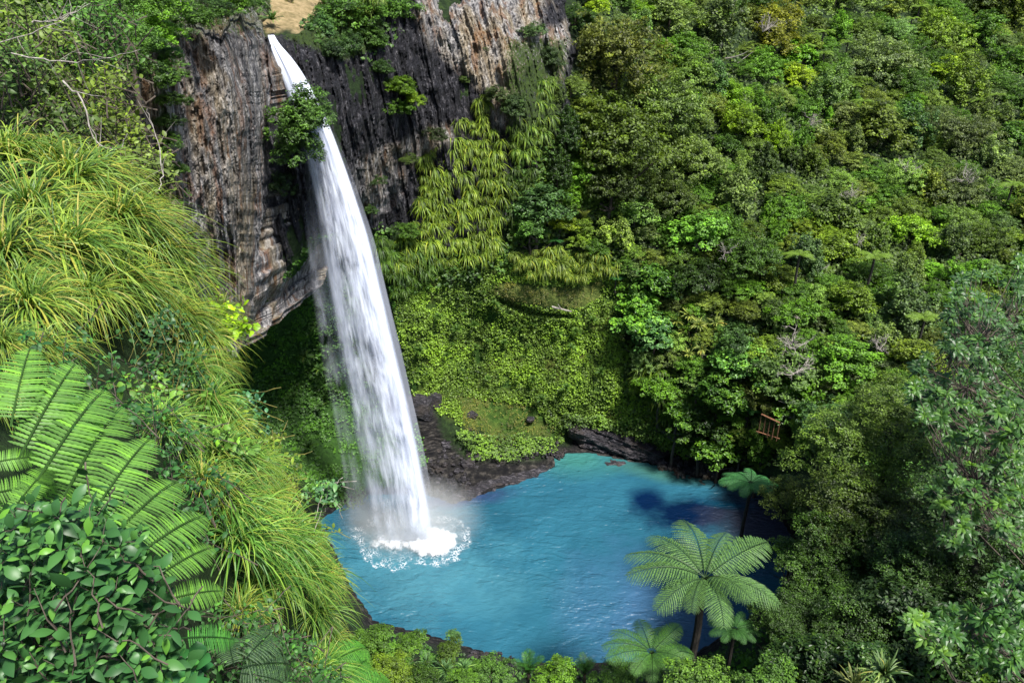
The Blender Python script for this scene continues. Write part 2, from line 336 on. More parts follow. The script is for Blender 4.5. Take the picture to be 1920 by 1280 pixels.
# left buttress of columns, in front of the lip
BUT_R = [(-60, 470), (40, 492), (75, 504), (150, 514), (300, 508), (400, 496), (440, 486), (500, 480), (590, 476), (620, 462), (668, 446)]
_bt = TPS([(-500, 0, 34), (0, 0, 38), (200, 0, 44), (340, 0, 55), (500, 0, 66), (-500, 400, 26), (0, 300, 32), (200, 200, 42), (340, 200, 52), (430, 200, 56), (510, 200, 64), (200, 450, 42), (340, 400, 50), (430, 400, 55), (500, 400, 62), (340, 600, 50), (440, 600, 56), (480, 600, 61), (200, 700, 42), (430, 700, 56), (500, 700, 60)], .01)
def butY(px, py): return _bt(px, py)
def build_buttress():
    ys = np.arange(-60, 672, 3.); nx = 300; back = 10
    xr = np.interp(ys, *zip(*BUT_R))+fbm(ys/14., ys*0, 0, 2)*5+vn(ys/16., ys*0, 3, 2)*3
    xl = np.interp(ys, [-60, 400, 600, 672], [-300, -300, 330, 430]); s = np.linspace(0, 1, nx)**.75
    px = xl[:, None]+(xr-xl)[:, None]*s[None]; py = np.repeat(ys[:, None], nx, 1)
    top = np.interp(px, [-300, 200, 260, 330, 360, 420, 450, 470, 500], [-60, -60, 60, 60, 45, 62, 35, 42, 70])+fbm(px/9., px*0, 0, 21)*26
    Y = butY(px, py); P = at(px, py, Y)
    Yf = Y-cols_disp(px, py, P, .46, .08, 6.5)-fbm(px/60., py/160., 0, 77)*2.0+9*sm(12, -12, py-top)
    rr = 1-sm(1, .93, px*0+s[None]); Yf = Yf+rr*2.5
    V = at(px, py, Yf); b0 = V[:, -1]                    # right flank running back to the lip
    f = np.linspace(0, 1, back+1)[1:]; fl = b0[:, None]+f[None, :, None]*np.array([3.2, 14, -.5])-6.*f[None, :, None]*sm(130, -20, ys)[:, None, None]*np.array([0, 0, 1.])-5.*f[None, :, None]*sm(210, 90, ys)[:, None, None]*np.array([1., 0, 0])+(fbm(ys[:, None]/90., f[None]*9, 0, 5)*1.6)[..., None]*np.array([1, 0, 0])
    V = np.concatenate([V, fl], 1); pxx = np.concatenate([px, np.repeat(px[:, -1:], back, 1)], 1)
    pale = .72+.2*sm(330, 480, pxx)*np.ones_like(pxx)-.75*sm(-8, 10, pxx-np.interp(py[:, :1], [-60, 700], [498, 490]))*np.maximum(sm(200, 260, py[:, :1]), sm(120, 60, py[:, :1]))
    green = .22+.45*sm(340, 300, pxx)*sm(40, 70, abs(pxx-240))+.35*sm(110, 40, np.concatenate([py, py[:, :back]], 1))
    mb = MB().add(V, gridq(len(ys), nx+back)[:, ::-1])
    tag(obj('buttress_cliff', mb.mesh('buttress', M['rockw'], False, dict(pale=pale, green=green))), kind='structure')
M['rockw'] = rock_mat('rusty_basalt', .17, warm=.5)
build_buttress()

# ------------------------------------------------------------------ pool
def build_pool():
    m, n, l, b, out = newmat('pool_water')
    geo = n.new('ShaderNodeNewGeometry'); pos = geo.outputs['Position']
    def blob(px, py, rx, ry, rot=0, soft=(.6, 1.15), wob=.5):
        c = atz(px, py, 0); mp = n.new('ShaderNodeMapping'); mp.vector_type = 'TEXTURE'; mp.inputs['Location'].default_value = tuple(c); mp.inputs['Scale'].default_value = (rx, ry, 1); mp.inputs['Rotation'].default_value = (0, 0, rot)
        l.new(pos, mp.inputs[0]); ln = n.new('ShaderNodeVectorMath'); ln.operation = 'LENGTH'; l.new(mp.outputs[0], ln.inputs[0])
        nn = noise(n, l, .25, 5, pos, .6); d = mth(n, l, 'ADD', ln.outputs['Value'], mth(n, l, 'MULTIPLY', mth(n, l, 'SUBTRACT', nn.outputs[0], .5), wob*2))
        return ramp(n, l, d, [(soft[0], (1, 1, 1)), (min(soft[1], 1), (0, 0, 0))]).outputs[0]
    lo = noise(n, l, .12, 4, pos, .5)
    c = ramp(n, l, lo.outputs[0], [(.3, (.012, .066, .104)), (.65, (.019, .096, .145))]).outputs[0]
    c = mixc(n, l, blob(1085, 855, 8, 6, 0, (.2, 1), .3), c, (.03, .13, .12))           # shallows at the far end
    c = mixc(n, l, blob(1250, 885, 9, 2.6, -.3, (.3, 1), .3), c, (.03, .10, .09))
    c = mixc(n, l, blob(1214, 940, 3.2, 3.4, 0, (.3, 1), .6), c, (.001, .010, .040))
    c = mixc(n, l, blob(1295, 960, 10., 4.4, .12, (.35, .9), .5), c, (.001, .008, .030))     # deep hole
    c = mixc(n, l, blob(1450, 985, 9, 9, 0, (.3, 1), .4), c, (.035, .042, .065))  # greyish sky reflection painted into the water colour by the right shore
    c = mixc(n, l, blob(1360, 945, 4.5, 1.2, -.15, (.2, .9), .5), c, (.003, .045, .085))
    c = mixc(n, l, blob(860, 935, 9, 2.0, .2, (.3, 1), .5), c, (.02, .035, .09))
    c = mixc(n, l, blob(1250, 1150, 13, 12, 0, (.2, 1), .5), c, (.032, .088, .165))  # lilac sky reflection put into the base colour of the near right water
    c = mixc(n, l, mth(n, l, 'MULTIPLY', blob(800, 1070, 15, 8, -.2, (.0, 1), .8), .55), c, (.06, .19, .235))
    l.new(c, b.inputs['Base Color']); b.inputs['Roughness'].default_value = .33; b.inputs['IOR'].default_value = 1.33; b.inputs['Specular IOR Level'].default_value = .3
    w1 = noise(n, l, .62, 2, mapping(n, l, (.75, 1.5, 1), (0, 0, R(28))), .45, .9); w2 = noise(n, l, 1.9, 2, mapping(n, l, (.7, 1.4, 1), (0, 0, R(40))), .5, .6)
    ct = atz(790, 1020, 0); mpr = n.new('ShaderNodeMapping'); mpr.inputs['Location'].default_value = (-ct[0], -ct[1], 0); l.new(pos, mpr.inputs[0]); wr = n.new('ShaderNodeTexWave'); wr.wave_type = 'RINGS'; wr.rings_direction = 'Z'; wr.inputs['Scale'].default_value = .22; wr.inputs['Distortion'].default_value = 9; wr.inputs['Detail'].default_value = 3; l.new(mpr.outputs[0], wr.inputs['Vector'])
    lr_ = n.new('ShaderNodeVectorMath'); lr_.operation = 'LENGTH'; l.new(mpr.outputs[0], lr_.inputs[0]); fall_ = ramp(n, l, mth(n, l, 'MULTIPLY', lr_.outputs['Value'], 1/30.), [(0, (.12, .12, .12)), (.6, (0, 0, 0))]); big_w = noise(n, l, .10, 3, pos, .5); amp = ramp(n, l, big_w.outputs[0], [(.35, (.35, .35, .35)), (.65, (1, 1, 1))])
    h = mth(n, l, 'ADD', w1.outputs[0], mth(n, l, 'MULTIPLY', w2.outputs[0], .40)); h = mth(n, l, 'ADD', mth(n, l, 'MULTIPLY', h, amp.outputs[0]), mth(n, l, 'MULTIPLY', wr.outputs['Fac'], fall_.outputs[0])); bump(n, l, h, .46, 1, b)
    xs = np.linspace(-36, 42, 60); ys = np.linspace(44, 95, 40); X, Yg = np.meshgrid(xs, ys)
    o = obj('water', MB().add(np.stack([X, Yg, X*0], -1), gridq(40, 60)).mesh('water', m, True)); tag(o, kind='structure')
build_pool()

# ------------------------------------------------------------------ waterfall
EDGE = [(66, 500, 507), (80, 502, 522), (120, 515, 558), (180, 536, 592), (250, 564, 624), (350, 584, 660), (450, 600, 692), (550, 614, 715), (650, 630, 738), (750, 650, 762), (850, 668, 784), (950, 684, 802), (1012, 692, 812)]
def fallY(py): return 68.8-3.4*np.clip((py-70)/940, 0, 1)**.6
def water_mat(name, dens, streak=(10, 1.2), bright=.9, edge=.12, seed=0., bias=0.):
    m, n, l, b, out = newmat(name); u = attr(n, 'u'); v = attr(n, 'v')
    cb = n.new('ShaderNodeCombineXYZ'); l.new(mth(n, l, 'MULTIPLY', u, streak[0]), cb.inputs[0]); l.new(mth(n, l, 'MULTIPLY', v, streak[1]*16), cb.inputs[1]); cb.inputs[2].default_value = seed
    a = noise(n, l, 1., 5, cb.outputs[0], .62, .25)
    cb2 = n.new('ShaderNodeCombineXYZ'); l.new(mth(n, l, 'MULTIPLY', u, streak[0]*.28), cb2.inputs[0]); l.new(mth(n, l, 'MULTIPLY', v, streak[1]*13), cb2.inputs[1]); cb2.inputs[2].default_value = seed+5
    a2 = noise(n, l, 1., 3, cb2.outputs[0], .5, .6)
    s = mth(n, l, 'ADD', mth(n, l, 'MULTIPLY', a.outputs[0], .5), mth(n, l, 'MULTIPLY', a2.outputs[0], .5))
    s = mth(n, l, 'ADD', s, attr(n, 'dens'))
    al = ramp(n, l, s, [(.36-bias, (0, 0, 0)), (.62-bias, (1, 1, 1))]).outputs[0]
    al = mth(n, l, 'MULTIPLY', mth(n, l, 'MULTIPLY', al, dens), attr(n, 'fade'), True)
    b.inputs['Base Color'].default_value = (bright*.90, bright*.95, min(1, bright*1.12), 1); b.inputs['Roughness'].default_value = .6; b.inputs['Specular IOR Level'].default_value = .2
    tl = n.new('ShaderNodeBsdfTranslucent'); tl.inputs[0].default_value = (bright*.8, bright*.88, min(1, bright*1.12), 1)
    m1 = n.new('ShaderNodeMixShader'); m1.inputs[0].default_value = .3; l.new(b.outputs[0], m1.inputs[1]); l.new(tl.outputs[0], m1.inputs[2])
    tp = n.new('ShaderNodeBsdfTransparent'); m2 = n.new('ShaderNodeMixShader'); l.new(al, m2.inputs[0]); l.new(tp.outputs[0], m2.inputs[1]); l.new(m1.outputs[0], m2.inputs[2])
    l.new(m2.outputs[0], out.inputs[0]); return m
def sheet(name, mat, parent, dY, u0, u1, nseed, thick=1.4, y0=66, y1=1012, fadetop=0., fadebot=0.):
    v = np.linspace(0, 1, 150); u = np.linspace(0, 1, 44); E = np.array(EDGE, float); py = y0+(y1-y0)*v
    L = np.interp(py, E[:, 0], E[:, 1]); Rr = np.interp(py, E[:, 0], E[:, 2])
    k = np.ones(9)/9; pad = lambda a: np.convolve(np.pad(a, 4, 'edge'), k, 'valid'); L, Rr = pad(L), pad(Rr)
    U, V = np.meshgrid(u, v); uu = u0+(u1-u0)*U
    px = L[:, None]+(Rr-L)[:, None]*uu+vn(U*6, V*9, 0, nseed)*2.5*V; PY = np.repeat(py[:, None], 44, 1)
    wid = (Rr-L)[:, None]/130
    Y = fallY(PY)+dY*wid-thick*wid*np.sqrt(np.clip(1-(2*uu-1)**2, 0, 1))-vn(uu*9, V*5, 0, nseed+3)*.35*wid
    fade = sm(0, .16, U)*sm(0, .08, 1-U)*sm(0, .02+fadetop, V+.02)*sm(0, .001+fadebot, 1.001-V)
    dens = .22*sm(.35, 0, V)+.15*sm(.55, 1, uu)-.06*V*sm(.8, .2, uu)-.01
    me = MB().add(at(px, PY, Y), gridq(150, 44)[:, ::-1]).mesh(name, mat, True, dict(u=uu, v=V, fade=fade, dens=dens))
    return obj(name, me, parent)
wf = empty('waterfall', tuple(atz(760, 1012, 0)), 'tall white plunge waterfall dropping from the basalt lip into the blue pool', 'waterfall')
def wsheet(*a, **k):
    o = sheet(*a, parent=wf, **k); o.location = -Vector(wf.location); return o
wsheet('water_sheet', water_mat('fall_back', .72, (7, 1.0), .62, seed=1., bias=.06), dY=1.3, u0=-.02, u1=1.0, nseed=1)  # layers duller towards the back: the fall's blue shading put into their colour
wsheet('water_sheet', water_mat('fall_mid', .85, (11, .9), .82, seed=2., bias=-.02), dY=.5, u0=.0, u1=1.02, nseed=2, fadebot=.03)
wsheet('water_sheet', water_mat('fall_front', .95, (17, .9), .94, seed=3., bias=-.06), dY=-.2, u0=.03, u1=1.01, nseed=3, fadebot=.05)
tag(wsheet('spray_veil', water_mat('fall_veil', .30, (9, .8), .8, seed=4., bias=.02), dY=1.8, u0=-.30, u1=.35, nseed=4, thick=.3, y0=330, fadetop=.35, fadebot=.1), 'thin grey veil of spray on the left of the fall')
tag(wsheet('spray_veil', water_mat('fall_veil2', .30, (7, .8), .85, seed=6., bias=.02), dY=.3, u0=.85, u1=1.12, nseed=6, thick=.3, y0=200, fadetop=.5, fadebot=.3), 'fine mist along the right edge of the fall')

def build_foam():
    m, n, l, b, out = newmat('foam'); b.inputs['Specular IOR Level'].default_value = .1; v = mapping(n, l, (1, 1, 1))
    vo = n.new('ShaderNodeTexVoronoi'); vo.feature = 'DISTANCE_TO_EDGE'; vo.inputs['Scale'].default_value = 3.2
    nd = noise(n, l, 1.2, 4, v); ad = n.new('ShaderNodeVectorMath'); ad.operation = 'ADD'; l.new(v, ad.inputs[0]); l.new(nd.outputs['Color'], ad.inputs[1]); l.new(ad.outputs[0], vo.inputs['Vector'])
    lace = ramp(n, l, vo.outputs['Distance'], [(.02, (1, 1, 1)), (.10, (0, 0, 0))]).outputs[0]
    lace = mth(n, l, 'MULTIPLY', lace, ramp(n, l, noise(n, l, .7, 5, v, .7).outputs[0], [(.42, (0, 0, 0)), (.58, (1, 1, 1))]).outputs[0])
    f = noise(n, l, .9, 7, v, .7); core = attr(n, 'core')
    a = mth(n, l, 'ADD', mth(n, l, 'ADD', f.outputs[0], core), -.5); a = ramp(n, l, a, [(.26, (0, 0, 0)), (.62, (1, 1, 1))]).outputs[0]
    a = mth(n, l, 'MAXIMUM', a, mth(n, l, 'MULTIPLY', mth(n, l, 'MULTIPLY', lace, attr(n, 'rim')), .9)); 
    b.inputs['Base Color'].default_value = (.86, .90, .97, 1); b.inputs['Roughness'].default_value = .7
    tp = n.new('ShaderNodeBsdfTransparent'); m2 = n.new('ShaderNodeMixShader'); l.new(a, m2.inputs[0]); l.new(tp.outputs[0], m2.inputs[1]); l.new(b.outputs[0], m2.inputs[2]); l.new(m2.outputs[0], out.inputs[0])
    bump(n, l, f.outputs[0], .5, 1, b)
    OUT = [(655, 1000), (690, 975), (740, 985), (800, 972), (850, 968), (882, 990), (880, 1020), (855, 1050), (820, 1062), (775, 1058), (735, 1066), (690, 1056), (678, 1035)]
    xs = np.arange(640, 900, 1.6); ys = np.arange(950, 1080, 1.6); px, py = np.meshgrid(xs, ys); d = sdist(px, py, OUT)+fbm(px/16., py/10., 0, 6)*11
    core = sm(.0, .8, 1.25-np.hypot((px-808)/58, (py-1018)/34))*1.1+sm(0, 1, 1.2-np.hypot((px-725)/55, (py-1018)/26))*.8
    core = core-.5*sm(12, -2, d)-.26+.30*fbm(px/13., py/9., 0, 33); rim = sm(-3, 2, d)*(.5+.5*sm(20, 4, d))+.0; core = np.where(d < -3, -1, core)
    h = .06+np.clip(core+.4, 0, 2)*(.8+fbm(px/7., py/5., 0, 12)*.8)*.55*sm(-2, 14, d); h = np.maximum(h, .04)
    P = atz(px, py, 0.); P[..., 2] = h
    c0 = atz(790, 1020, 0); P = P-c0; me = MB().add(P, gridq(len(ys), len(xs))[:, ::-1]).mesh('splash', m, True, dict(core=core, rim=rim))
    tag(obj('splash_foam', me, loc=tuple(c0)), 'white churning foam ring where the waterfall strikes the pool', 'foam')
build_foam()
def build_mist():
    m = bpy.data.materials.new('mist'); m.use_nodes = True; n = m.node_tree.nodes; n.remove(n['Principled BSDF'])
    pv = n.new('ShaderNodeVolumePrincipled'); tc = n.new('ShaderNodeTexCoord'); mp = n.new('ShaderNodeMapping'); mp.inputs['Scale'].default_value = (1/9.5, 1/5.7, 1/5.7); ln = n.new('ShaderNodeVectorMath'); ln.operation = 'LENGTH'; L_ = m.node_tree.links; L_.new(tc.outputs['Object'], mp.inputs[0]); L_.new(mp.outputs[0], ln.inputs[0])
    rr = ramp(n, L_, ln.outputs['Value'], [(0, (.38, .38, .38)), (.4, (.10, .10, .10)), (.95, (0, 0, 0))], 'EASE'); L_.new(rr.outputs[0], pv.inputs['Density']); pv.inputs['Color'].default_value = (1, 1, 1, 1); m.node_tree.links.new(pv.outputs[0], n['Material Output'].inputs['Volume'])
    th = np.linspace(0, np.pi, 14); ph = np.linspace(0, 2*np.pi, 25); T, Ph = np.meshgrid(th, ph); V = np.stack([np.sin(T)*np.cos(Ph), np.sin(T)*np.sin(Ph), np.cos(T)], -1)
    V = V*(1+.12*fbm(V[..., 0]*2, V[..., 1]*2, V[..., 2]*2, 3))[..., None]; V[-1] = V[0]
    c = atz(775, 1012, 0.); me = MB().add(V*np.array([10., 6.0, 6.]), gridq(25, 14)).mesh('mist', m, True)
    o = tag(obj('mist', me, loc=(c[0], c[1], 3.2)), kind='stuff'); o['label'] = 'pale spray drifting at the foot of the waterfall'; o['category'] = 'mist'
build_mist()

# ------------------------------------------------------------------ foliage prototypes (unit crown radius, base of the plant at the origin)
def crown_mesh(name, seed, nl, shape, nclump, per, leaf, csz, mat, droop=0., up=1.2, cz=1.35, aspect=.55):
    """lobed crown: lobes -> clumps over the lobes -> leaves in each clump"""
    rng = np.random.default_rng(seed); sx, sz = shape
    lc = rvec(rng, nl)*rng.uniform(.40, .92, (nl, 1)); lc[:, 2] = np.abs(lc[:, 2])*1.05-.3; lr = rng.uniform(.20, .50, nl); lc[0] = 0; lr[0] = .62
    w_ = lr**2/np.sum(lr**2); li = rng.choice(nl, nclump, p=w_); d = rvec(rng, nclump); d[:, 2] = np.where(d[:, 2] < -.3, -d[:, 2], d[:, 2])
    cc = lc[li]+d*(lr[li]*rng.uniform(.78, 1.08, nclump))[:, None]
    dd = nrm(cc*.6+d); cr = csz*rng.uniform(.6, 1.25, nclump)
    o = rvec(rng, nclump*per)*rng.uniform(.2, 1, (nclump*per, 1))**.5; o[:, 2] *= .55; o = o.reshape(nclump, per, 3)*cr[:, None, None]
    C = (cc[:, None]+o).reshape(-1, 3); n_out = np.repeat(dd, per, 0)
    N = nrm(n_out*.7+np.array([0, 0, up])+rvec(rng, len(C))*.75); D = np.cross(N, rvec(rng, len(C))); D[:, 2] -= droop
    tint = np.clip(np.repeat(rng.normal(.42, .15, nclump), per)+rng.normal(0, .15, len(C)), 0, 1)
    C[:, :2] *= sx; C[:, 2] *= sz; C[:, 2] += cz
    mb = MB(); leaves(mb, C, D, N, leaf*rng.uniform(.7, 1.3, len(C)), leaf*aspect*rng.uniform(.7, 1.3, len(C)), tint)
    return mb.mesh(name, mat)
def trunk_mesh(name, seed, cz, mat, r=.07, limbs=6, down=1.2, spread=.6):
    rng = np.random.default_rng(seed); mb = MB(); n = 8; z = np.linspace(-down, cz+.1, n)
    p = np.stack([np.cumsum(rng.normal(0, .03, n)), np.cumsum(rng.normal(0, .03, n)), z], -1); p -= p[0]*[1, 1, 0]; tube(mb, p, np.linspace(r, r*.45, n), 7)
    for i in range(limbs):
        a = i/limbs*6.283+rng.uniform(-.4, .4); k = rng.integers(3, n-1); q = p[k]; e = q+np.array([math.cos(a)*spread, math.sin(a)*spread, rng.uniform(.2, .6)])
        s = np.linspace(0, 1, 5)[:, None]; c = q+(e-q)*s; c[:, 2] += (s[:, 0]**2-s[:, 0])*.15; c += rng.normal(0, .015, c.shape)*s; tube(mb, c, np.linspace(r*.5, r*.12, 5), 5)
    return mb.mesh(name, mat)
K = {}
for s_ in range(3):
    K['bushy', s_] = crown_mesh('bushy_crown', 10+s_, 15, (1., 1.), 230, 28, .085, .17, M['leaf'])
    K['fluffy', s_] = crown_mesh('feathery_crown', 20+s_, 18, (1., 1.), 480, 28, .055, .11, M['leaf'], .3)
    K['broad', s_] = crown_mesh('broad_crown', 30+s_, 13, (1., .95), 190, 22, .115, .18, M['gloss'], .1)
    K['tall', s_] = crown_mesh('tall_crown', 40+s_, 14, (.65, 1.5), 240, 26, .075, .15, M['leaf'], .2, cz=1.6)
    K['cone', s_] = crown_mesh('conical_crown', 50+s_, 8, (.6, 1.35), 220, 26, .08, .15, M['leaf'], .6, .5, cz=1.5)
    K['flat', s_] = crown_mesh('spreading_crown', 60+s_, 16, (1.1, .7), 220, 28, .08, .16, M['leaf'], 0., 2., cz=1.2)
    K['fine', s_] = crown_mesh('fine_crown', 70+s_, 15, (1., .9), 620, 30, .040, .11, M['leaf'], .2)
    K['trunk', s_] = trunk_mesh('trunk', 80+s_, 1.35, M['bark']); K['ptrunk', s_] = trunk_mesh('pale_trunk', 90+s_, 1.4, M['pale'], .05, 9, 1.2, .8)
CZ_ = dict(bushy=1.35, fluffy=1.35, broad=1.35, tall=1.6, cone=1.5, flat=1.2, fine=1.35)
COL = dict(olive=(.115, .15, .025), green=(.06, .14, .018), yellow=(.19, .25, .015), grey=(.10, .14, .045), dark=(.028, .065, .015), blue=(.045, .12, .04), bright=(.10, .21, .02), mustard=(.18, .16, .015), pale=(.16, .21, .055), sage=(.125, .17, .07))
rng0 = np.random.default_rng(4)
NAME = dict(bushy='bushy_tree', fluffy='feathery_tree', broad='broadleaf_tree', tall='columnar_tree', cone='conical_tree', flat='spreading_tree', fine='fine_leaved_tree')
def tree(px, py, r, kind, colour, label, group=None, Y=None, name=None, cat='tree', v=None, zs=1., pale=False, fwd=.45):
    Yc = float(surfY(px, py)) if Y is None else Y
    r = r*1.3; rm = r*dep(px, py, Yc)/F
    if Y is None: Yc -= rm*fwd; rm = r*dep(px, py, Yc)/F
    c = at(px, py, Yc); v = int(rng0.integers(3)) if v is None else v; cc = COL[colour] if isinstance(colour, str) else colour
    cc = tuple(np.array(cc)*np.array([.88, 1, .72])*(1.18 if Y is None else 1.1)*rng0.uniform(.62, 1.4)*(1+rng0.uniform(-.1, .1, 3)))
    cc = (max(cc[0], .46*cc[1]), cc[1], min(cc[2], .32*cc[1])); root = empty(name or NAME[kind], (float(c[0]), float(c[1]), float(c[2]-CZ_[kind]*rm*zs)), label, cat, group, (0, 0, rng0.uniform(0, 6.28)), (rm, rm, rm*zs))
    obj('crown', K[kind, v], root, color=cc)
    if name != 'cliff_bush': obj('trunk', K['ptrunk' if pale else 'trunk', v], root)
    return root

def tuft_mesh(name, seed, n, length, wid, mat, up=.9, droop=1.5, bias=(0, 0), seg=6, brown=.12, jit=.12, fold=.3, spread=1.):
    rng = np.random.default_rng(seed); a = rng.uniform(0, 2*np.pi, n); L = length*rng.uniform(.6, 1.1, n); el = rng.uniform(.25, 1.35, n)
    d = np.stack([np.cos(a)*np.cos(el)*spread+bias[0], np.sin(a)*np.cos(el)*spread+bias[1], np.sin(el)*up], -1); d = nrm(d)
    s = np.linspace(0, 1, seg+1); dr = droop*rng.uniform(.6, 1.3, n)
    P = d[:, None]*(s[None, :, None]*L[:, None, None]); P[..., 2] -= (dr*L)[:, None]*s[None]**2.2*.55
    hz = P[..., :2]; P[..., :2] = hz*(1-.12*s[None, :, None]**2)
    P += rng.normal(0, jit*length*.35, (n, 1, 3))*[1, 1, .3]
    P[..., :2] += rng.normal(0, .10*length, (n, 1, 2))*s[None, :, None]**2
    S = np.cross(np.gradient(P, axis=1), [0, 0, 1.]); S = nrm(S+rng.normal(0, .25, (n, 1, 3))*np.linalg.norm(S, axis=-1, keepdims=True))
    W = wid*rng.uniform(.7, 1.2, (n, 1))*np.minimum(1, (1.02-s)*2.6)[None]
    T = np.clip(rng.normal(.36, .19, (n, 1))+.42*(s[None]-.35), 0, .9); br = rng.random(n) < brown; T[br] = rng.uniform(.93, 1, (br.sum(), 1))
    mb = MB(); ribbons(mb, P, S, W, T, fold); return mb.mesh(name, mat)
for s_ in range(4):
    K['grass', s_] = tuft_mesh('grass_blades', 100+s_, 270, 1.12, .0074, M['blade'], bias=(.35, .05), seg=8, brown=.15, droop=1.35)
    K['flax', s_] = tuft_mesh('flax_blades', 110+s_, 95, .95, .026, M['flax'], up=.6, droop=1.7, bias=(0, -.3), seg=5, brown=.04, fold=0, jit=.2)
    K['sword', s_] = tuft_mesh('sword_blades', 120+s_, 60, 1., .035, M['flax'], up=1., droop=.7, seg=4, brown=.03, jit=.03)

def frond_mesh(name, seed, mat, npin=26, L=1., wmax=.30, arch=(.45, .75), nsub=11, sub=True, lw=.42, droop=.35):
    """fern frond along +X: midrib, pinnae, and pinnules on each pinna"""
    rng = np.random.default_rng(seed); s = np.linspace(0, 1, 16); rx = np.stack([s*L*(1-.12*s), 0*s, arch[0]*s*L-arch[1]*s**2*L], -1)
    mb = MB(); tube(mb, rx, np.linspace(.006, .002, 16)*L, 4, .1)
    si = np.linspace(.10, .985, npin); base = np.stack([np.interp(si, s, rx[:, k]) for k in range(3)], -1); tan = nrm(np.stack([np.interp(si, s, np.gradient(rx[:, k])) for k in range(3)], -1))
    pl = wmax*L*np.sin(np.pi*np.clip(si*.93+.05, 0, 1))**.62*rng.uniform(.92, 1.06, npin)
    for sgn in (-1, 1):
        side = np.array([0, sgn, 0.]); d = nrm(side+tan*(.18+.5*si[:, None])+rng.normal(0, .04, (npin, 3))); nup = nrm(np.cross(tan, side)*sgn)
        u = np.linspace(0, 1, nsub+1); P = base[:, None]+d[:, None]*(u[None, :, None]*pl[:, None, None])
        P[..., 2] -= droop*(u[None]**2)*pl[:, None]+.02
        if sub:
            um = (u[1:]+u[:-1])/2; C = (P[:, 1:]+P[:, :-1])/2; dd = nrm(P[:, 1:]-P[:, :-1]); hw = lw*pl.max()*.30*np.sin(np.pi*np.clip(um*.9+.1, 0, 1))**.5*(1.05-um*.6)
            step = pl[:, None]/nsub
            for s2 in (-1, 1):
                sd_ = nrm(np.cross(dd, nup[:, None]))*s2; D = nrm(sd_+dd*.45); LL = np.broadcast_to(hw[None], C.shape[:2])*(pl[:, None]/pl.max())**.6
                Cc = C+D*LL[..., None]*.5; D = D-np.array([0, 0, .3])
                leaves(mb, Cc.reshape(-1, 3), D.reshape(-1, 3), np.broadcast_to(nup[:, None], Cc.shape).reshape(-1, 3), LL.ravel(), (np.broadcast_to(step, C.shape[:2])*1.15).ravel(), np.clip(rng.normal(.5, .12, C.shape[0]*C.shape[1]), 0, 1))
        else:
            S = nrm(np.cross(np.gradient(P, axis=1), nup[:, None])); gap = L*(.985-.10)/npin
            prof = np.interp(u, [0, .08, .5, .85, 1], [.55, 1, .92, .6, .04]); tooth = 1-.30*(np.arange(nsub+1) % 2)*(u < .95)
            ribbons(mb, P, S, gap*lw*(prof*tooth)[None]*(pl[:, None]/pl.max())**.3, np.clip(rng.normal(.5, .13, npin), 0, 1), .18, np.broadcast_to(nup[:, None], P.shape))
    return mb.mesh(name, mat)
for s_ in range(3):
    K['tfrond', s_] = frond_mesh('tree_fern_frond', 200+s_, M['fern'], 26, 1., .24, (.36, .52), 14, True, .48, .45)
    K['nfrond', s_] = frond_mesh('near_fern_frond', 210+s_, M['fern'], 30, 1., .155, (.22, .30), 10, False, .47, .22)
    K['palm', s_] = frond_mesh('palm_frond', 220+s_, M['leaf'], 34, 1., .26, (.95, .72), 4, False, .36, .15)

def fernish(name, px, py, r, label, cat, n, key, colour, Y=None, trunk=None, group=None, tilt=.0, mat='black', th=1.3, rz=None, fwd=.8):
    Yc = float(surfY(px, py)) if Y is None else Y; rm = r*dep(px, py, Yc)/F
    if Y is None: Yc -= rm*fwd; rm = r*dep(px, py, Yc)/F
    c = at(px, py, Yc); H = th*rm if trunk is None else trunk
    root = empty(name, (float(c[0]), float(c[1]), float(c[2])-H), label, cat, group, (0, 0, rng0.uniform(0, 6.28) if rz is None else rz))
    cc = np.array(COL[colour] if isinstance(colour, str) else colour)
    mb = MB(); z = np.linspace(-.3*rm, H, 9); tr = .035*rm+.05; tube(mb, np.stack([0*z+.02*rm*np.sin(z), 0*z, z], -1), np.linspace(tr*1.2, tr, 9), 8)
    obj('trunk', mb.mesh('trunk', M[mat]), root)
    for i in range(n):
        o = obj('frond', K[key, int(rng0.integers(3))], root, (0, 0, H), cc*rng0.uniform(.85, 1.2)); 
        o.rotation_euler = (rng0.uniform(-.3, .3), tilt+rng0.uniform(-.30, .12), i/n*6.283*(1 if n < 11 else 1)+rng0.uniform(-.12, .12)); s = rm*rng0.uniform(.88, 1.1); nr = max(0, -math.sin(o.rotation_euler[2]+root.rotation_euler[2])); s *= 1-.22*nr; o.rotation_euler[1] -= .30*nr; o.scale = (s, s, s)
    return root

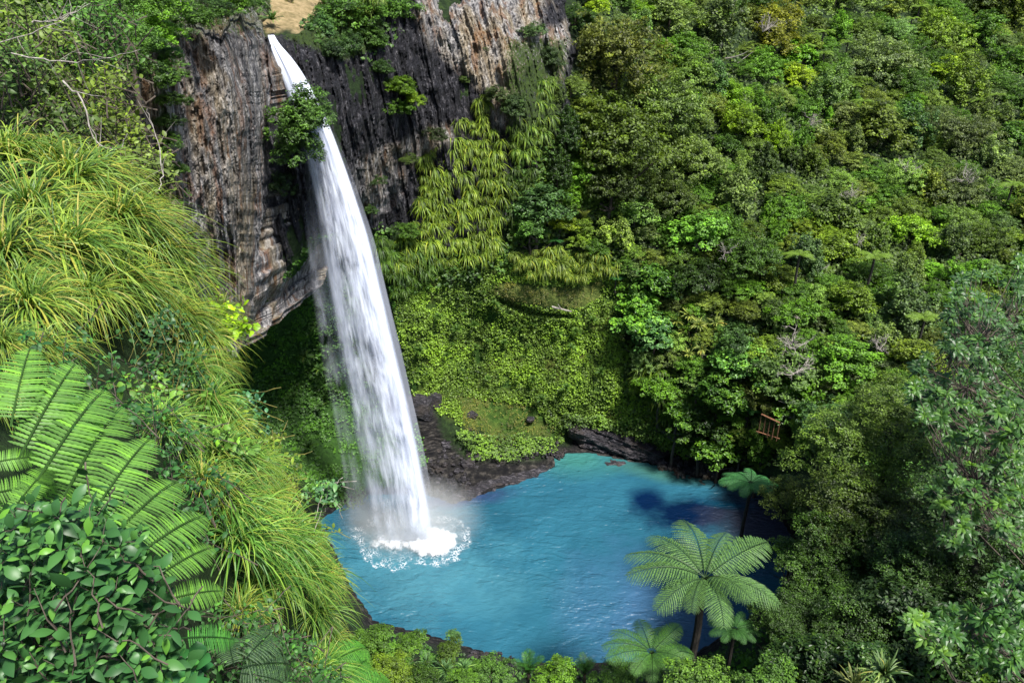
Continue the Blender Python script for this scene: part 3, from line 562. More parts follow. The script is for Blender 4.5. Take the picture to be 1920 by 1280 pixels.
# ------------------------------------------------------------------ trees of the far slope, named one by one
T = [
 (1150, 130, 88, 'fluffy', (.085, .105, .022), 'large olive tree right of the bare basalt, upper crown of the central clump'),
 (1235, 215, 74, 'fluffy', (.09, .11, .03), 'large grey-olive tree on the right shoulder of the central clump'),
 (1165, 275, 92, 'fluffy', (.072, .095, .018), 'biggest dark olive tree in the middle of the central clump'),
 (1290, 300, 58, 'fluffy', (.10, .12, .035), 'pale olive tree on the lower right of the central clump'),
 (1150, 345, 58, 'fluffy', (.06, .085, .018), 'dark olive tree at the foot of the central clump above the palm'),
 (1245, 368, 50, 'fluffy', (.07, .09, .02), 'olive tree below the central clump, over its dark gap'),
 (1065, 250, 44, 'cone', 'dark', 'dark conical tree between the bare basalt and the central clump'),
 (1050, 320, 40, 'cone', 'dark', 'dark drooping tree under the dark conical tree beside the hanging flax'),
 (1012, 385, 50, 'bushy', (.035, .13, .05), 'round blue-green tree standing right of the hanging flax'),
 (990, 430, 34, 'bushy', (.035, .12, .035), 'small green tree under the round blue-green tree'),
 (1196, 18, 20, 'bushy', (.19, .28, .01), 'small round lime-coloured bush on the top ridge'),
 (1112, 18, 26, 'bushy', (.17, .24, .015), 'bright yellow-green bush on the ridge left of the round lime bush'),
 (1080, 35, 28, 'bushy', 'dark', 'dark green bush on the ridge beside the bare basalt'),
 (1255, 40, 44, 'bushy', 'grey', 'grey-green bush on the ridge right of the round lime bush'),
 (1345, 70, 62, 'tall', (.085, .125, .06), 'grey-green thin-leaved tree with pale stems near the top edge'),
 (1460, 40, 46, 'bushy', 'mustard', 'mustard-topped tree beside the pale leaning branches'),
 (1450, 85, 38, 'bushy', 'mustard', 'lower mustard-coloured tree beneath the pale leaning branches'),
 (1335, 165, 42, 'tall', 'blue', 'tall blue-green tree left of the brightest yellow bush'),
 (1385, 235, 46, 'bushy', 'yellow', 'brightest yellow-green bush high on the slope'),
 (1370, 185, 36, 'bushy', (.14, .22, .015), 'yellow-green bush just above the brightest yellow bush'),
 (1455, 275, 34, 'tall', (.16, .24, .015), 'narrow yellow-green tree right of the brightest yellow bush'),
 (1430, 320, 38, 'cone', 'grey', 'grey conical tree in front of the narrow yellow-green tree'),
 (1550, 190, 50, 'tall', 'grey', 'tall grey-green tree left of the row of small tree ferns'),
 (1650, 120, 58, 'fluffy', 'sage', 'broad sage-green tree above the row of small tree ferns'),
 (1710, 255, 46, 'tall', (.05, .12, .055), 'dark green dome-topped tree right of the row of small tree ferns'),
 (1800, 265, 50, 'fluffy', 'sage', 'round sage tree right of the dark dome-topped tree'),
 (1855, 300, 36, 'tall', (.12, .16, .11), 'silvery upright tree in front of the round sage tree'),
 (1690, 340, 46, 'fluffy', 'pale', 'pale flat tree with bare grey twigs on its top'),
 (1800, 360, 50, 'fluffy', (.12, .155, .07), 'grey-green tree covered in pale dead twigs near the right edge'),
 (1710, 440, 44, 'bushy', (.15, .23, .015), 'vivid yellow-green tree in the middle of the right slope'),
 (1570, 400, 54, 'bushy', (.11, .15, .03), 'tall olive tree with pinkish twigs left of the vivid yellow-green tree'),
 (1580, 470, 46, 'bushy', (.11, .16, .02), 'lower olive tree under the tree with pinkish twigs'),
 (1510, 495, 46, 'tall', (.06, .105, .05), 'grey-green upright tree with a bare white stem'),
 (1310, 450, 50, 'bushy', (.05, .16, .035), 'dense mid-green tree left of the nikau palm with a pale stem'),
 (1310, 520, 44, 'bushy', 'dark', 'dark drooping tree beneath the dense mid-green tree'),
 (1225, 540, 44, 'broad', (.06, .17, .03), 'leafy tree right of the grassy shelf'),
 (1200, 590, 44, 'broad', (.07, .20, .03), 'bright leafy tree at the right edge of the mossy bowl'),
 (1225, 640, 42, 'broad', (.03, .12, .05), 'blue-green leafy tree below the bright leafy tree'),
 (1590, 570, 42, 'bushy', (.13, .21, .02), 'yellow-green tree below the lower olive tree'),
 (1500, 590, 38, 'bushy', (.10, .18, .02), 'yellow-green tree above the bare dead branches'),
 (1700, 600, 58, 'tall', (.085, .135, .08), 'tall silvery tree with upright stems left of the rosette shrub'),
 (1660, 660, 44, 'tall', 'grey', 'grey tree in front of the tall silvery tree'),
 (1780, 470, 44, 'tall', 'grey', 'slim grey-green tree right of the vivid yellow-green tree'),
 (1480, 690, 55, 'bushy', (.085, .12, .045), 'dull tree with bare dead branches on its crown'),
 (1500, 750, 50, 'broad', (.09, .20, .02), 'bright leafy tree below the bare dead branches'),
 (1390, 690, 48, 'broad', (.045, .16, .04), 'mid-green tree right of the cabbage trees'),
 (1380, 640, 40, 'bushy', (.05, .15, .045), 'round green tree behind the cabbage trees'),
 (1350, 740, 44, 'broad', (.05, .19, .035), 'bright green tree above the timber handrail'),
 (1590, 690, 50, 'bushy', (.055, .16, .025), 'mid-green tree right of the bare dead branches'),
 (1560, 790, 44, 'bushy', (.025, .085, .035), 'dark green tree over the shaded stream mouth'),
 (1320, 800, 40, 'broad', 'dark', 'dark leafy tree left of the timber handrail'),
 (1270, 770, 38, 'broad', (.04, .12, .02), 'low leafy tree on the bank above the scree'),
 (1345, 850, 42, 'broad', (.04, .13, .02), 'leafy shrub hanging over the far shore'),
 (1240, 720, 34, 'bushy', (.07, .16, .02), 'small yellow-green bush at the corner of the mossy bowl'),
]
for t in T: tree(*t[:6], pale='stem' in t[5] or 'twigs' in t[5] or 'branches' in t[5])
taken = [(t[0], t[1], t[2]) for t in T]
FOREST = [(1060, -40), (1960, -40), (1960, 700), (1700, 780), (1600, 850), (1420, 850), (1290, 800), (1190, 700), (1180, 520), (1070, 440), (960, 470), (950, 430), (1040, 200), (1100, 60)]
cols = ['grey', 'green', 'olive', 'sage', 'grey', 'green', 'pale', 'olive', 'green', 'bright', 'olive', 'yellow']
cw = dict(grey='grey-green', green='mid-green', olive='olive', sage='sage-green', pale='pale green', bright='bright green', dark='dark green', yellow='yellow-green')
kw = dict(bushy='bushy', tall='upright', cone='conical', fluffy='feathery', flat='spreading', broad='broad-leaved')
count = 0
for i in range(20000):
    x = rng0.uniform(1040, 1960); y = rng0.uniform(-30, 850)
    if not inpoly(x, y, FOREST): continue
    r = rng0.choice([rng0.uniform(20, 34), rng0.uniform(34, 58)])*(1-.12*(y < 250))
    if i > 9000: r = rng0.uniform(15, 26)
    if any((x-a)**2+(y-b)**2 < (.74*(r+c))**2*(.95 if c > 57 and a < 1340 else .60) for a, b, c in taken): continue
    taken.append((x, y, r)); zn = float(vn(x/150., y/150., 0, 61)); ci = cols[int(np.clip(rng0.integers(12)*.6+(zn+1)*3, 0, 11))]
    kd = rng0.choice(['bushy', 'tall', 'fluffy', 'flat', 'cone', 'broad'], p=[.22, .16, .38, .12, .04, .08])
    band = 'along the top edge' if y < 100 else 'high on the slope' if y < 280 else 'halfway up the slope' if y < 450 else 'low on the slope' if y < 640 else 'above the pool outlet'
    wh = 'nearest the central olive clump' if x < 1340 else 'left of the small tree ferns' if x < 1600 else 'towards the right edge'
    lab = f'{"small " if r < 29 else "large " if r > 42 else ""}{cw[ci]} {kw[kd]} tree {band}, {wh}'
    tree(x, y, r, kd, ci, lab, group=lab.replace(' tree ', ' trees '), pale=rng0.random() < .2); count += 1
    if count > 290: break
print('forest fill', count)

# left of the fall and along the cliff top
for px, py, r, kd, cc, lab in [
 (565, 240, 50, 'bushy', (.025, .12, .03), 'round green bush growing from the cliff in front of the fall'),
 (592, 222, 34, 'bushy', (.03, .13, .03), 'small upper bush overlapping the left edge of the fall'),
 (562, 285, 40, 'bushy', (.022, .095, .026), 'dark bush under the round bush beside the fall'),
 (515, 345, 26, 'bushy', (.012, .04, .012), 'very dark bush in the cleft behind the rusty buttress')]:
    tree(px, py, r, kd, cc, lab, Y=64.5 if px > 530 else 66, name='cliff_bush', cat='bush', zs=1.35)
for px, py, r, kd, cc, Y, lab in [
 (640, 20, 46, 'bushy', (.06, .13, .03), 84, 'green bush on the cliff top right of the fall'), (600, 60, 30, 'bushy', (.05, .11, .045), 80, 'grey-green bush just above the lip of the fall'),
 (690, 30, 46, 'flat', (.07, .15, .025), 86, 'spreading bush on the cliff edge left of the pale basalt'), (740, 20, 36, 'bushy', (.05, .14, .025), 88, 'green bush touching the top of the pale basalt'),
 (620, 100, 28, 'bushy', (.05, .09, .04), 77, 'dull bush hanging beside the top of the fall'), (655, 85, 30, 'bushy', (.035, .08, .03), 81, 'dark bush on the shaded cliff edge right of the fall'), (700, 75, 26, 'bushy', (.04, .10, .02), 83, 'small bush under the spreading bush on the cliff edge'),
 (755, 165, 26, 'bushy', (.12, .20, .01), 84, 'lime bush clinging to the dark rock face'), (740, 205, 24, 'bushy', (.06, .13, .015), 84, 'green bush clinging below the lime bush'), (775, 190, 18, 'bushy', (.11, .17, .012), 85, 'small olive bush beside the lime bush'),
 (715, 130, 22, 'bushy', (.025, .06, .018), 83, 'dark bush on the shaded rock above the lime bush'), (820, 255, 18, 'bushy', (.05, .08, .04), 87, 'grey scrub on the middle ledge of the rock face'),
 (960, 200, 26, 'bushy', (.045, .07, .035), 91, 'grey-green scrub at the foot of the pale basalt'), (930, 185, 22, 'bushy', (.05, .08, .04), 91, 'small scrub left of the grey-green scrub under the pale basalt'),
 (1000, 60, 22, 'bushy', (.05, .09, .04), 98, 'grey scrub on the right shoulder of the pale basalt'), (1030, 110, 24, 'bushy', (.06, .085, .05), 98, 'dull scrub under the right shoulder of the pale basalt'),
 (690, 215, 16, 'bushy', (.035, .07, .02), 82, 'dark scrub bush in the middle of the shaded rock face'), (665, 170, 15, 'bushy', (.04, .09, .02), 81, 'little green bush on the shaded rock close to the fall'), (705, 340, 15, 'flat', (.04, .07, .02), 82, 'low dark scrub on the rock right of the fall'), (768, 300, 14, 'flat', (.06, .08, .03), 84, 'greyish scrub between the lime bush and the hanging curtain'), (690, 395, 17, 'bushy', (.035, .08, .02), 82, 'dark bush low on the rock beside the fall'), (900, 90, 13, 'flat', (.07, .10, .04), 95, 'small scrub patch on the pale basalt'), (870, 150, 12, 'flat', (.06, .09, .035), 93, 'tiny scrub patch lower on the pale basalt'), (765, 435, 20, 'bushy', (.05, .12, .02), 84, 'green bush left of the foot of the hanging curtain'), (560, 120, 18, 'bushy', (.03, .09, .03), 74, 'little bush on the dark wall behind the lip'), (435, 10, 34, 'bushy', (.06, .15, .02), 62, 'bright bush on top of the rusty buttress'), (395, 25, 34, 'bushy', (.045, .11, .03), 58, 'green bush on the buttress top left of the bright bush'),
 (470, 15, 26, 'bushy', (.08, .12, .05), 68, 'greyish bush on the buttress top nearest the stream'), (350, 40, 38, 'bushy', (.05, .15, .025), 54, 'green bush above the left end of the rusty buttress'), (540, 5, 16, 'bushy', (.12, .12, .09), 84, 'small greyish shrub beside the dry stream bank'), (605, 10, 22, 'bushy', (.05, .12, .03), 88, 'dark green shrub on the dry grass above the fall')]:
    tree(px, py, r, kd, cc, lab, Y=Y, name='cliff_bush', cat='bush')
# greenery pouring down the left cliff
for i, (px, py, r, Y, kd, cc) in enumerate([(300, 20, 44, 48, 'bushy', (.07, .18, .02)), (250, 10, 46, 44, 'bushy', (.06, .17, .025)), (300, 70, 36, 48, 'bushy', (.09, .20, .02)), (320, 110, 26, 49, 'bushy', (.035, .13, .03)), (318, 150, 24, 48, 'bushy', (.03, .11, .025)),
    (325, 190, 22, 48, 'bushy', (.035, .11, .02)), (318, 230, 20, 48, 'bushy', (.03, .09, .02)), (322, 270, 20, 48, 'bushy', (.03, .09, .02)), (330, 320, 20, 49, 'bushy', (.07, .13, .03)), (270, 90, 30, 42, 'bushy', (.04, .12, .03)), (255, 140, 26, 41, 'bushy', (.06, .10, .03)), (235, 70, 40, 40, 'bushy', (.05, .12, .03)), (330, 370, 20, 50, 'broad', (.09, .15, .04))]):
    tree(px, py, r, kd, cc, f'{["leafy","mossy","thick","trailing"][i%4]} green bush {["high on","in the upper part of","halfway down","low on"][min(3, i//4)]} the green streak of the left cliff', 'bushes in the green streak of the left cliff', Y=Y, name='cliff_bush', cat='bush')

# ------------------------------------------------------------------ drooping flax on the rock
def tufts(poly, n, rpx, colr, label, group, key='flax', sep=.8, Y=None, name='hanging_flax', cat='flax', tries=4000, seed=1, fwd=.5):
    rng = np.random.default_rng(seed); P = np.array(poly, float); lo, hi = P.min(0), P.max(0); pts = []
    for i in range(tries):
        x, y = rng.uniform(lo, hi)
        if not inpoly(x, y, poly): continue
        r = rpx*rng.uniform(.6, 1.45)
        if any((x-a)**2+(y-b)**2 < ((r+c)*.5*sep)**2 for a, b, c in pts): continue
        pts.append((x, y, r))
        if len(pts) >= n: break
    for x, y, r in pts:
        Yc = float(surfY(x, y))-fwd-.7 if Y is None else Y; rm = r*dep(x, y, Yc)/F; c = at(x, y-.3*r, Yc)
        o = obj(name, K[key, int(rng.integers(4))], None, tuple(c), np.array(colr)*rng.uniform(.75, 1.3)); o.scale = (rm*1.3,)*3; o.rotation_euler = (0, 0, rng.uniform(-.9, .9))
        if len(pts) > 24:
            w_ = ('upper' if y < lo[1]+(hi[1]-lo[1])*.35 else 'lower' if y > lo[1]+(hi[1]-lo[1])*.7 else 'middle')+(' left' if x < lo[0]+(hi[0]-lo[0])*.35 else ' right' if x > lo[0]+(hi[0]-lo[0])*.65 else ' centre'); tag(o, label+', '+w_+' part', cat, group+', '+w_)
        else: tag(o, label, cat, group)
G1 = 'yellow-green flax tufts in the big hanging curtain on the rock face'
tufts([(800, 280), (850, 240), (880, 225), (905, 260), (940, 240), (945, 330), (935, 420), (940, 480), (820, 500), (730, 510), (780, 400), (790, 330)], 120, 19, (.115, .17, .02), 'yellow-green flax tuft in the big hanging curtain on the rock face', G1, sep=.62)
tufts([(700, 450), (800, 470), (830, 500), (740, 560), (720, 530)], 28, 17, (.05, .10, .014), 'dark green flax tuft at the left foot of the hanging curtain', 'dark flax tufts at the left foot of the hanging curtain', sep=.7, seed=2)
tufts([(895, 175), (915, 175), (918, 260), (898, 260)], 7, 14, (.12, .17, .02), 'flax tuft in the narrow column above the hanging curtain', 'flax tufts in the narrow column above the hanging curtain', sep=.8, seed=3)
tufts([(950, 235), (1000, 215), (1015, 150), (1035, 150), (1030, 260), (1000, 300), (965, 300)], 26, 16, (.09, .15, .02), 'flax tuft on the right-hand rib beside the dark conical tree', 'flax tufts on the right-hand rib beside the dark conical tree', sep=.75, seed=4)
tufts([(950, 310), (990, 300), (1010, 340), (960, 400), (945, 460)], 16, 15, (.05, .09, .014), 'dark flax tuft between the hanging curtain and the round blue-green tree', 'dark flax tufts beside the round blue-green tree', sep=.8, seed=5)
tufts([(950, 480), (1010, 470), (1100, 470), (1170, 490), (1150, 515), (1060, 525), (980, 515)], 34, 15, (.13, .18, .025), 'yellow-green flax tuft growing along the top of the grassy shelf', 'yellow-green flax tufts along the top of the grassy shelf', sep=.75, seed=6)
tufts([(1170, 700), (1240, 680), (1300, 760), (1260, 800), (1190, 750)], 18, 17, (.08, .13, .018), 'green flax tuft at the lower right edge of the mossy bowl', 'green flax tufts at the lower right edge of the mossy bowl', sep=.8, seed=7)
tufts([(640, -5), (720, -5), (690, 40), (650, 30)], 8, 18, (.10, .15, .02), 'flax tuft among the bushes on the cliff edge right of the fall', 'flax tufts on the cliff edge right of the fall', Y=84, seed=8)
tufts([(750, 620), (830, 530), (900, 500), (920, 560), (1000, 600), (1110, 600), (1160, 640), (1150, 740), (1040, 760), (880, 720), (780, 720)], 34, 12, (.06, .12, .02), 'small dark fern clump growing in the mossy bowl', 'small dark fern clumps in the mossy bowl', key='sword', sep=2.2, seed=21, name='fern_clump', cat='fern', fwd=.6)
tufts([(480, 620), (580, 520), (620, 620), (620, 860), (560, 840)], 16, 14, (.035, .08, .015), 'dark fern clump in the hollow left of the fall', 'dark fern clumps in the hollow left of the fall', key='sword', sep=1.8, seed=22, name='fern_clump', cat='fern', fwd=.8)
o = obj('flax_bush', K['sword', 0], None, tuple(at(510, 38, 76)), (.07, .13, .03)); o.scale = (1.7,)*3; tag(o, 'spiky flax bush standing on the dry bank above the fall', 'flax')

# ------------------------------------------------------------------ moss plants, undergrowth
def scatter(name, mat, colr, polys, n, size, label, cat, seed, thr=None, aspect=.9, tilt=.5, cl=3, excl=None, lift=.15, dens=None, tmean=.45):
    rng = np.random.default_rng(seed); P = np.concatenate([np.array(p, float) for p in polys]); lo, hi = P.min(0), P.max(0)
    x, y = rng.uniform(lo[0], hi[0], n), rng.uniform(lo[1], hi[1], n); k = np.zeros(n, bool)
    for p in polys: k |= sdist(x, y, p)+fbm(x/25., y/25., 0, seed)*16 > 0
    for p in (excl or []): k &= ~inpoly(x, y, p)
    if thr is not None: k &= fbm(x/28., y/22., 0, seed+9) > thr+rng.normal(0, .12, n)
    x, y = x[k], y[k]; x = np.repeat(x, cl)+rng.normal(0, 2.2, len(x)*cl); y = np.repeat(y, cl)+rng.normal(0, 1.8, len(y)*cl); m = len(x)
    Y = surfY(x, y); P0 = at(x, y, Y); P0 = at(x, y, Y-disp(P0, 1.)*(.8+.2*sm(-10, 30, -sdist(x, y, MOSS)))-lift-np.abs(rng.normal(0, lift, m)))
    N = nrm(np.array([0, -.55, .8])+rvec(rng, m)*tilt); D = np.cross(N, rvec(rng, m)); s = size*rng.uniform(.5, 1.3, m)
    mb = MB(); T = np.clip(rng.normal(tmean, .16, m)+.45*fbm(x/45., y/35., 0, 77), 0, 1); leaves(mb, P0, D, N, s, s*aspect, T)
    o = obj(name, mb.mesh(name, mat), color=colr); tag(o, label, cat, kind='stuff'); return o
scatter('moss_cover', M['leaf'], (.145, .24, .035), [MOSS], 26000, .25, 'bright green leafy ground cover filling the mossy bowl', 'ground cover', 301, thr=-.30, excl=[SHELF, LOWGR], tmean=.45, tilt=.8)
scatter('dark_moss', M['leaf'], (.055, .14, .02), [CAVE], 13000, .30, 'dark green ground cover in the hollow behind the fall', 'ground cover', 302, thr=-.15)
scatter('shelf_grass', M['leaf'], (.15, .15, .035), [SHELF, LOWGR, LOWGR2], 4500, .30, 'short grass on the shelf of the mossy bowl', 'grass', 303, aspect=.25, thr=-.3)
scatter('undergrowth', M['leaf'], (.055, .095, .015), [FOREST, [(1180, 520), (1300, 700), (1450, 850), (1400, 900), (1270, 855), (1180, 790), (1160, 640)]], 30000, .44, 'low leafy undergrowth between the trees of the right slope', 'undergrowth', 304, lift=.3)
scatter('undergrowth', M['leaf'], (.05, .13, .022), [[(640, 1190), (700, 1180), (820, 1215), (1000, 1262), (1200, 1256), (1320, 1230), (1480, 1110), (1520, 1000), (1560, 850), (1960, 700), (1960, 1320), (600, 1320)]], 18000, .28, 'low leafy undergrowth on the near bank of the pool', 'undergrowth', 305, lift=.5)
scatter('bank_moss', M['leaf'], (.10, .18, .03), [[(1050, 770), (1100, 775), (1240, 800), (1340, 850), (1290, 858), (1200, 826), (1100, 800), (1060, 802)], [(850, 800), (900, 815), (1050, 815), (1055, 850), (960, 862), (880, 858)]], 3500, .26, 'moss and low plants spilling over the dark rocks of the far shore', 'moss', 307, lift=.5)
scatter('undergrowth', M['leaf'], (.05, .12, .02), [[(-100, 500), (300, 560), (430, 700), (560, 940), (620, 1100), (640, 1190), (600, 1340), (-100, 1340)]], 20000, .42, 'low leafy undergrowth on the gully side behind the left bank', 'undergrowth', 308, lift=.6, cl=4)
scatter('undergrowth', M['leaf'], (.05, .11, .02), [[(1940, -30), (2380, -30), (2380, 1320), (1940, 1320)]], 16000, .6, 'low leafy undergrowth continuing past the right edge', 'undergrowth', 309, lift=.8, cl=5)
scatter('cliff_scrub', M['leaf'], (.05, .11, .02), [[(560, 40), (780, -20), (760, 60), (700, 110), (600, 90)], [(700, 420), (850, 470), (980, 440), (960, 500), (760, 560)], [(960, 280), (1080, 200), (1080, 330), (960, 460)]], 6000, .40, 'scrub and small plants on the ledges of the headwall', 'scrub', 306, lift=.4)

# ------------------------------------------------------------------ rocks by the shore
def rock(name, outline, Zb, h, label, seed, layers=5., tilt=.3, cat='rock', pale=.45):
    xs = [p[0] for p in outline]; ys = [p[1] for p in outline]; x = np.arange(min(xs)-6, max(xs)+6, 1.5); y = np.arange(min(ys)-6, max(ys)+6, 1.5); px, py = np.meshgrid(x, y)
    d = sdist(px, py, outline)+fbm(px/9., py/7., 0, seed)*5; P = atz(px, py, -.2); k = sm(-1, 26, d)
    lay = (px*tilt+py)/6.+fbm(px/40., py/40., 0, seed+2)*2; st = np.floor(lay)+sm(.6, 1, lay-np.floor(lay))
    z = -.5+k*h+k*(.28*(h3(np.floor(lay), lay*0, lay*0, seed)-.5)+.30*fbm(px/9., py/3.5, 0, seed+1))*min(h, 1.4)+.45*sm(-2, 3, d)
    P[..., 2] = z; c = P.reshape(-1, 3).mean(0); c[2] = 0
    me = MB().add(P-c, gridq(len(y), len(x))[:, ::-1]).mesh(name, M['slab'], False, dict(pale=np.full(px.size, pale), green=np.full(px.size, .0)))
    tag(obj(name, me, loc=tuple(c)), label, cat)
def slab_mat():
    m, n, l, b, out = newmat('wet_slab'); v = mapping(n, l, (.6, 3.2, 3.2), (0, 0, R(24))); f = noise(n, l, 1.5, 8, v, .7); f2 = noise(n, l, .5, 4, mapping(n, l, (1, 1, 1)))
    c = ramp(n, l, f.outputs[0], [(.38, (.003, .003, .005)), (.52, (.017, .015, .021)), (.64, (.11, .10, .115))]).outputs[0]
    c = mixc(n, l, ramp(n, l, f2.outputs[0], [(.5, (0, 0, 0)), (.68, (.7, .7, .7))]).outputs[0], c, (.05, .038, .03)); l.new(c, b.inputs['Base Color']); b.inputs['Roughness'].default_value = .5
    bump(n, l, f.outputs[0], .35, 1, b); return m
M['slab'] = slab_mat()
rock('rock_slab', [(825, 948), (850, 922), (900, 898), (960, 882), (1030, 868), (1042, 878), (1000, 902), (950, 916), (890, 938), (850, 950)], 0, .9, 'dark layered rock slab sloping into the pool right of the fall', 41)
rock('rock_islet', [(1132, 870), (1145, 862), (1172, 864), (1180, 873), (1160, 880), (1138, 878)], 0, .7, 'small dark rock poking out of the far end of the pool', 42)
rock('rock_ledge', [(690, 1178), (760, 1185), (830, 1200), (900, 1225), (960, 1250), (900, 1255), (820, 1225), (740, 1205)], 0, .7, 'low wet rock ledge along the near shore of the pool', 43)
rock('rock_ledge', [(940, 1240), (1010, 1246), (1100, 1248), (1180, 1244), (1240, 1240), (1200, 1262), (1000, 1268)], 0, .6, 'flat dark rock rim behind the two palms at the near shore', 44)
def boulder(px, py, r, Y, label, group, seed, mat='slab', flat=.7, name='boulder'):
    rm = r*dep(px, py, Y)/F; n1, n2 = 14, 20; T_, Ph = np.meshgrid(np.linspace(0, np.pi, n1), np.linspace(0, 2*np.pi, n2)); V = np.stack([np.sin(T_)*np.cos(Ph), np.sin(T_)*np.sin(Ph), np.cos(T_)], -1)
    V = np.sign(V)*np.abs(V)**.8*(1+.35*fbm(V[..., 0]*1.5, V[..., 1]*1.5, V[..., 2]*1.5, seed)+.1*fbm(V[..., 0]*6, V[..., 1]*6, V[..., 2]*6, seed))[..., None]; V[-1] = V[0]
    me = MB().add(V*np.array([1.1, .9, flat])*rm, gridq(n2, n1)).mesh(name, M[mat], False, dict(pale=np.full(n1*n2, .6), green=np.full(n1*n2, .0)))
    tag(obj(name, me, loc=tuple(at(px, py, Y))), label, 'rock', group)
for i, (px, py, r, lab) in enumerate([(785, 765, 22, 'brown upright boulder beside the fall at the foot of the moss'), (815, 752, 13, 'smaller upright boulder right of the brown boulder'), (885, 778, 9, 'dark boulder half sunk in the moss'), (995, 786, 7, 'small dark boulder low in the moss near the far shore'),
        (855, 842, 10, 'tan boulder on the dark bank right of the fall'), (1340, 885, 9, 'stone at the water edge below the far bank'), (490, 590, 16, 'pale block under the tip of the rusty buttress')]):
    boulder(px, py, r, (float(surfY(px, py))-.3) if px != 490 else 66, lab, None, 50+i, mat='slab', flat=1.3 if i < 2 else .8)
def big_bank():   # layered rock nose on the far shore
    ol = [(1060, 800), (1080, 794), (1150, 806), (1220, 828), (1262, 850), (1240, 872), (1180, 862), (1120, 848), (1085, 838), (1062, 815)]
    x = np.arange(1050, 1272, 1.6); y = np.arange(772, 882, 1.6); px, py = np.meshgrid(x, y); d = sdist(px, py, ol)+fbm(px/12., py/9., 0, 3)*5
    Y = surfY(px, py)-1.5*sm(-3, 20, d)+2.2*sm(3, -4, d)-.35*fbm(px/14., (py-px*.35)/4., 0, 9)-.25*h3(np.floor((py-px*.38)/5), px*0, px*0, 4); P = at(px, py, Y); c = P.reshape(-1, 3).mean(0)
    tag(obj('rock_outcrop', MB().add(P-c, gridq(len(y), len(x))[:, ::-1]).mesh('rock_outcrop', M['slab'], False, dict(pale=np.full(px.size, .5), green=px*0)), loc=tuple(c)), 'rounded layered dark rock outcrop under the moss on the far shore', 'rock')
big_bank()
rng = np.random.default_rng(19); mb = MB()     # broken rock beside the fall
for i in range(420):
    px, py = (rng.uniform(775, 880), rng.uniform(765, 935)) if i < 230 else (rng.uniform(870, 1060), rng.normal(850, 9)) if i < 330 else (rng.uniform(660, 1180), 0)
    if py == 0: py = np.interp(px, [660, 700, 800, 880, 1000, 1180], [1110, 1172, 1196, 1222, 1256, 1250])+rng.normal(4, 7)
    if px < 870 and not inpoly(px, py, [(770, 750), (815, 755), (850, 815), (890, 850), (860, 920), (800, 935), (785, 860)]): continue
    Y = float(surfY(px, py))-.35; c = at(px, py, Y); r = rng.uniform(.12, .34)*(2.2 if rng.random() < .12 else 1)
    T_, Ph = np.meshgrid(np.linspace(0, np.pi, 6), np.linspace(0, 2*np.pi, 8)); V = np.stack([np.sin(T_)*np.cos(Ph), np.sin(T_)*np.sin(Ph), np.cos(T_)], -1)*r*rng.uniform(.6, 1.3, 3)*(1+rng.uniform(-.25, .25, (8, 6, 1))); V[-1] = V[0]
    mb.add(V+c, gridq(8, 6))
tag(obj('rubble', mb.mesh('rubble', M['slab'])), 'broken dark rock lying beside the fall and along the shore', 'rubble', kind='stuff')
rng = np.random.default_rng(9); mb = MB()     # scree
for i in range(260):
    px = rng.uniform(1235, 1400); py = 868+(px-1235)*.17+rng.normal(0, 9); Y = float(surfY(px, py))-.25; c = at(px, py, Y); r = rng.uniform(.12, .42)
    T_, Ph = np.meshgrid(np.linspace(0, np.pi, 5), np.linspace(0, 2*np.pi, 7)); V = np.stack([np.sin(T_)*np.cos(Ph), np.sin(T_)*np.sin(Ph), np.cos(T_)], -1)*r*rng.uniform(.6, 1.2, 3)*(1+rng.uniform(-.25, .25, (7, 5, 1))); V[-1] = V[0]
    mb.add(V+c, gridq(7, 5))
tag(obj('scree', mb.mesh('scree', M['rockw'], False, dict(pale=np.full(mb.n, .6), green=np.zeros(mb.n)))), 'loose brown stones along the far right shore', 'stones', kind='stuff')

# ------------------------------------------------------------------ ferns, palms, cabbage trees in the gorge
NEARP = dict(name='tree_fern', cat='tree fern', key='tfrond')
def tf(px, py, r, lab, Y, n=13, colr=(.07, .19, .045), trunk=None, group=None, tilt=.0, **k): return fernish('tree_fern', px, py, r, lab, 'tree fern', n, 'tfrond', colr, Y=Y, trunk=trunk, group=group, tilt=tilt, **k)
tf(1322, 1082, 165, 'largest tree fern spreading over the near right corner of the pool', 38, 12, (.085, .17, .06), 9.5)
tf(1222, 1222, 100, 'bright tree fern low in front of the largest tree fern', 35.5, 11, (.06, .15, .035), 3.5)
tf(1378, 1178, 58, 'smaller tree fern with a thin trunk right of the largest one', 37.5, 11, (.05, .14, .04), 5.)
tf(1408, 905, 62, 'leaning tree fern over the right shore of the pool', 59, 11, (.06, .20, .075), 7.)
for px, py, r, lab in [(1405, 765, 34, 'tree fern left of the timber handrail'), (1390, 810, 28, 'lower tree fern under the fern beside the timber handrail'), (1040, 452, 20, 'small tree fern on the ledge under the round blue-green tree'), (1155, 520, 20, 'little tree fern at the right end of the grassy shelf')]:
    tf(px, py, r, lab, None, 11, (.045, .16, .04))
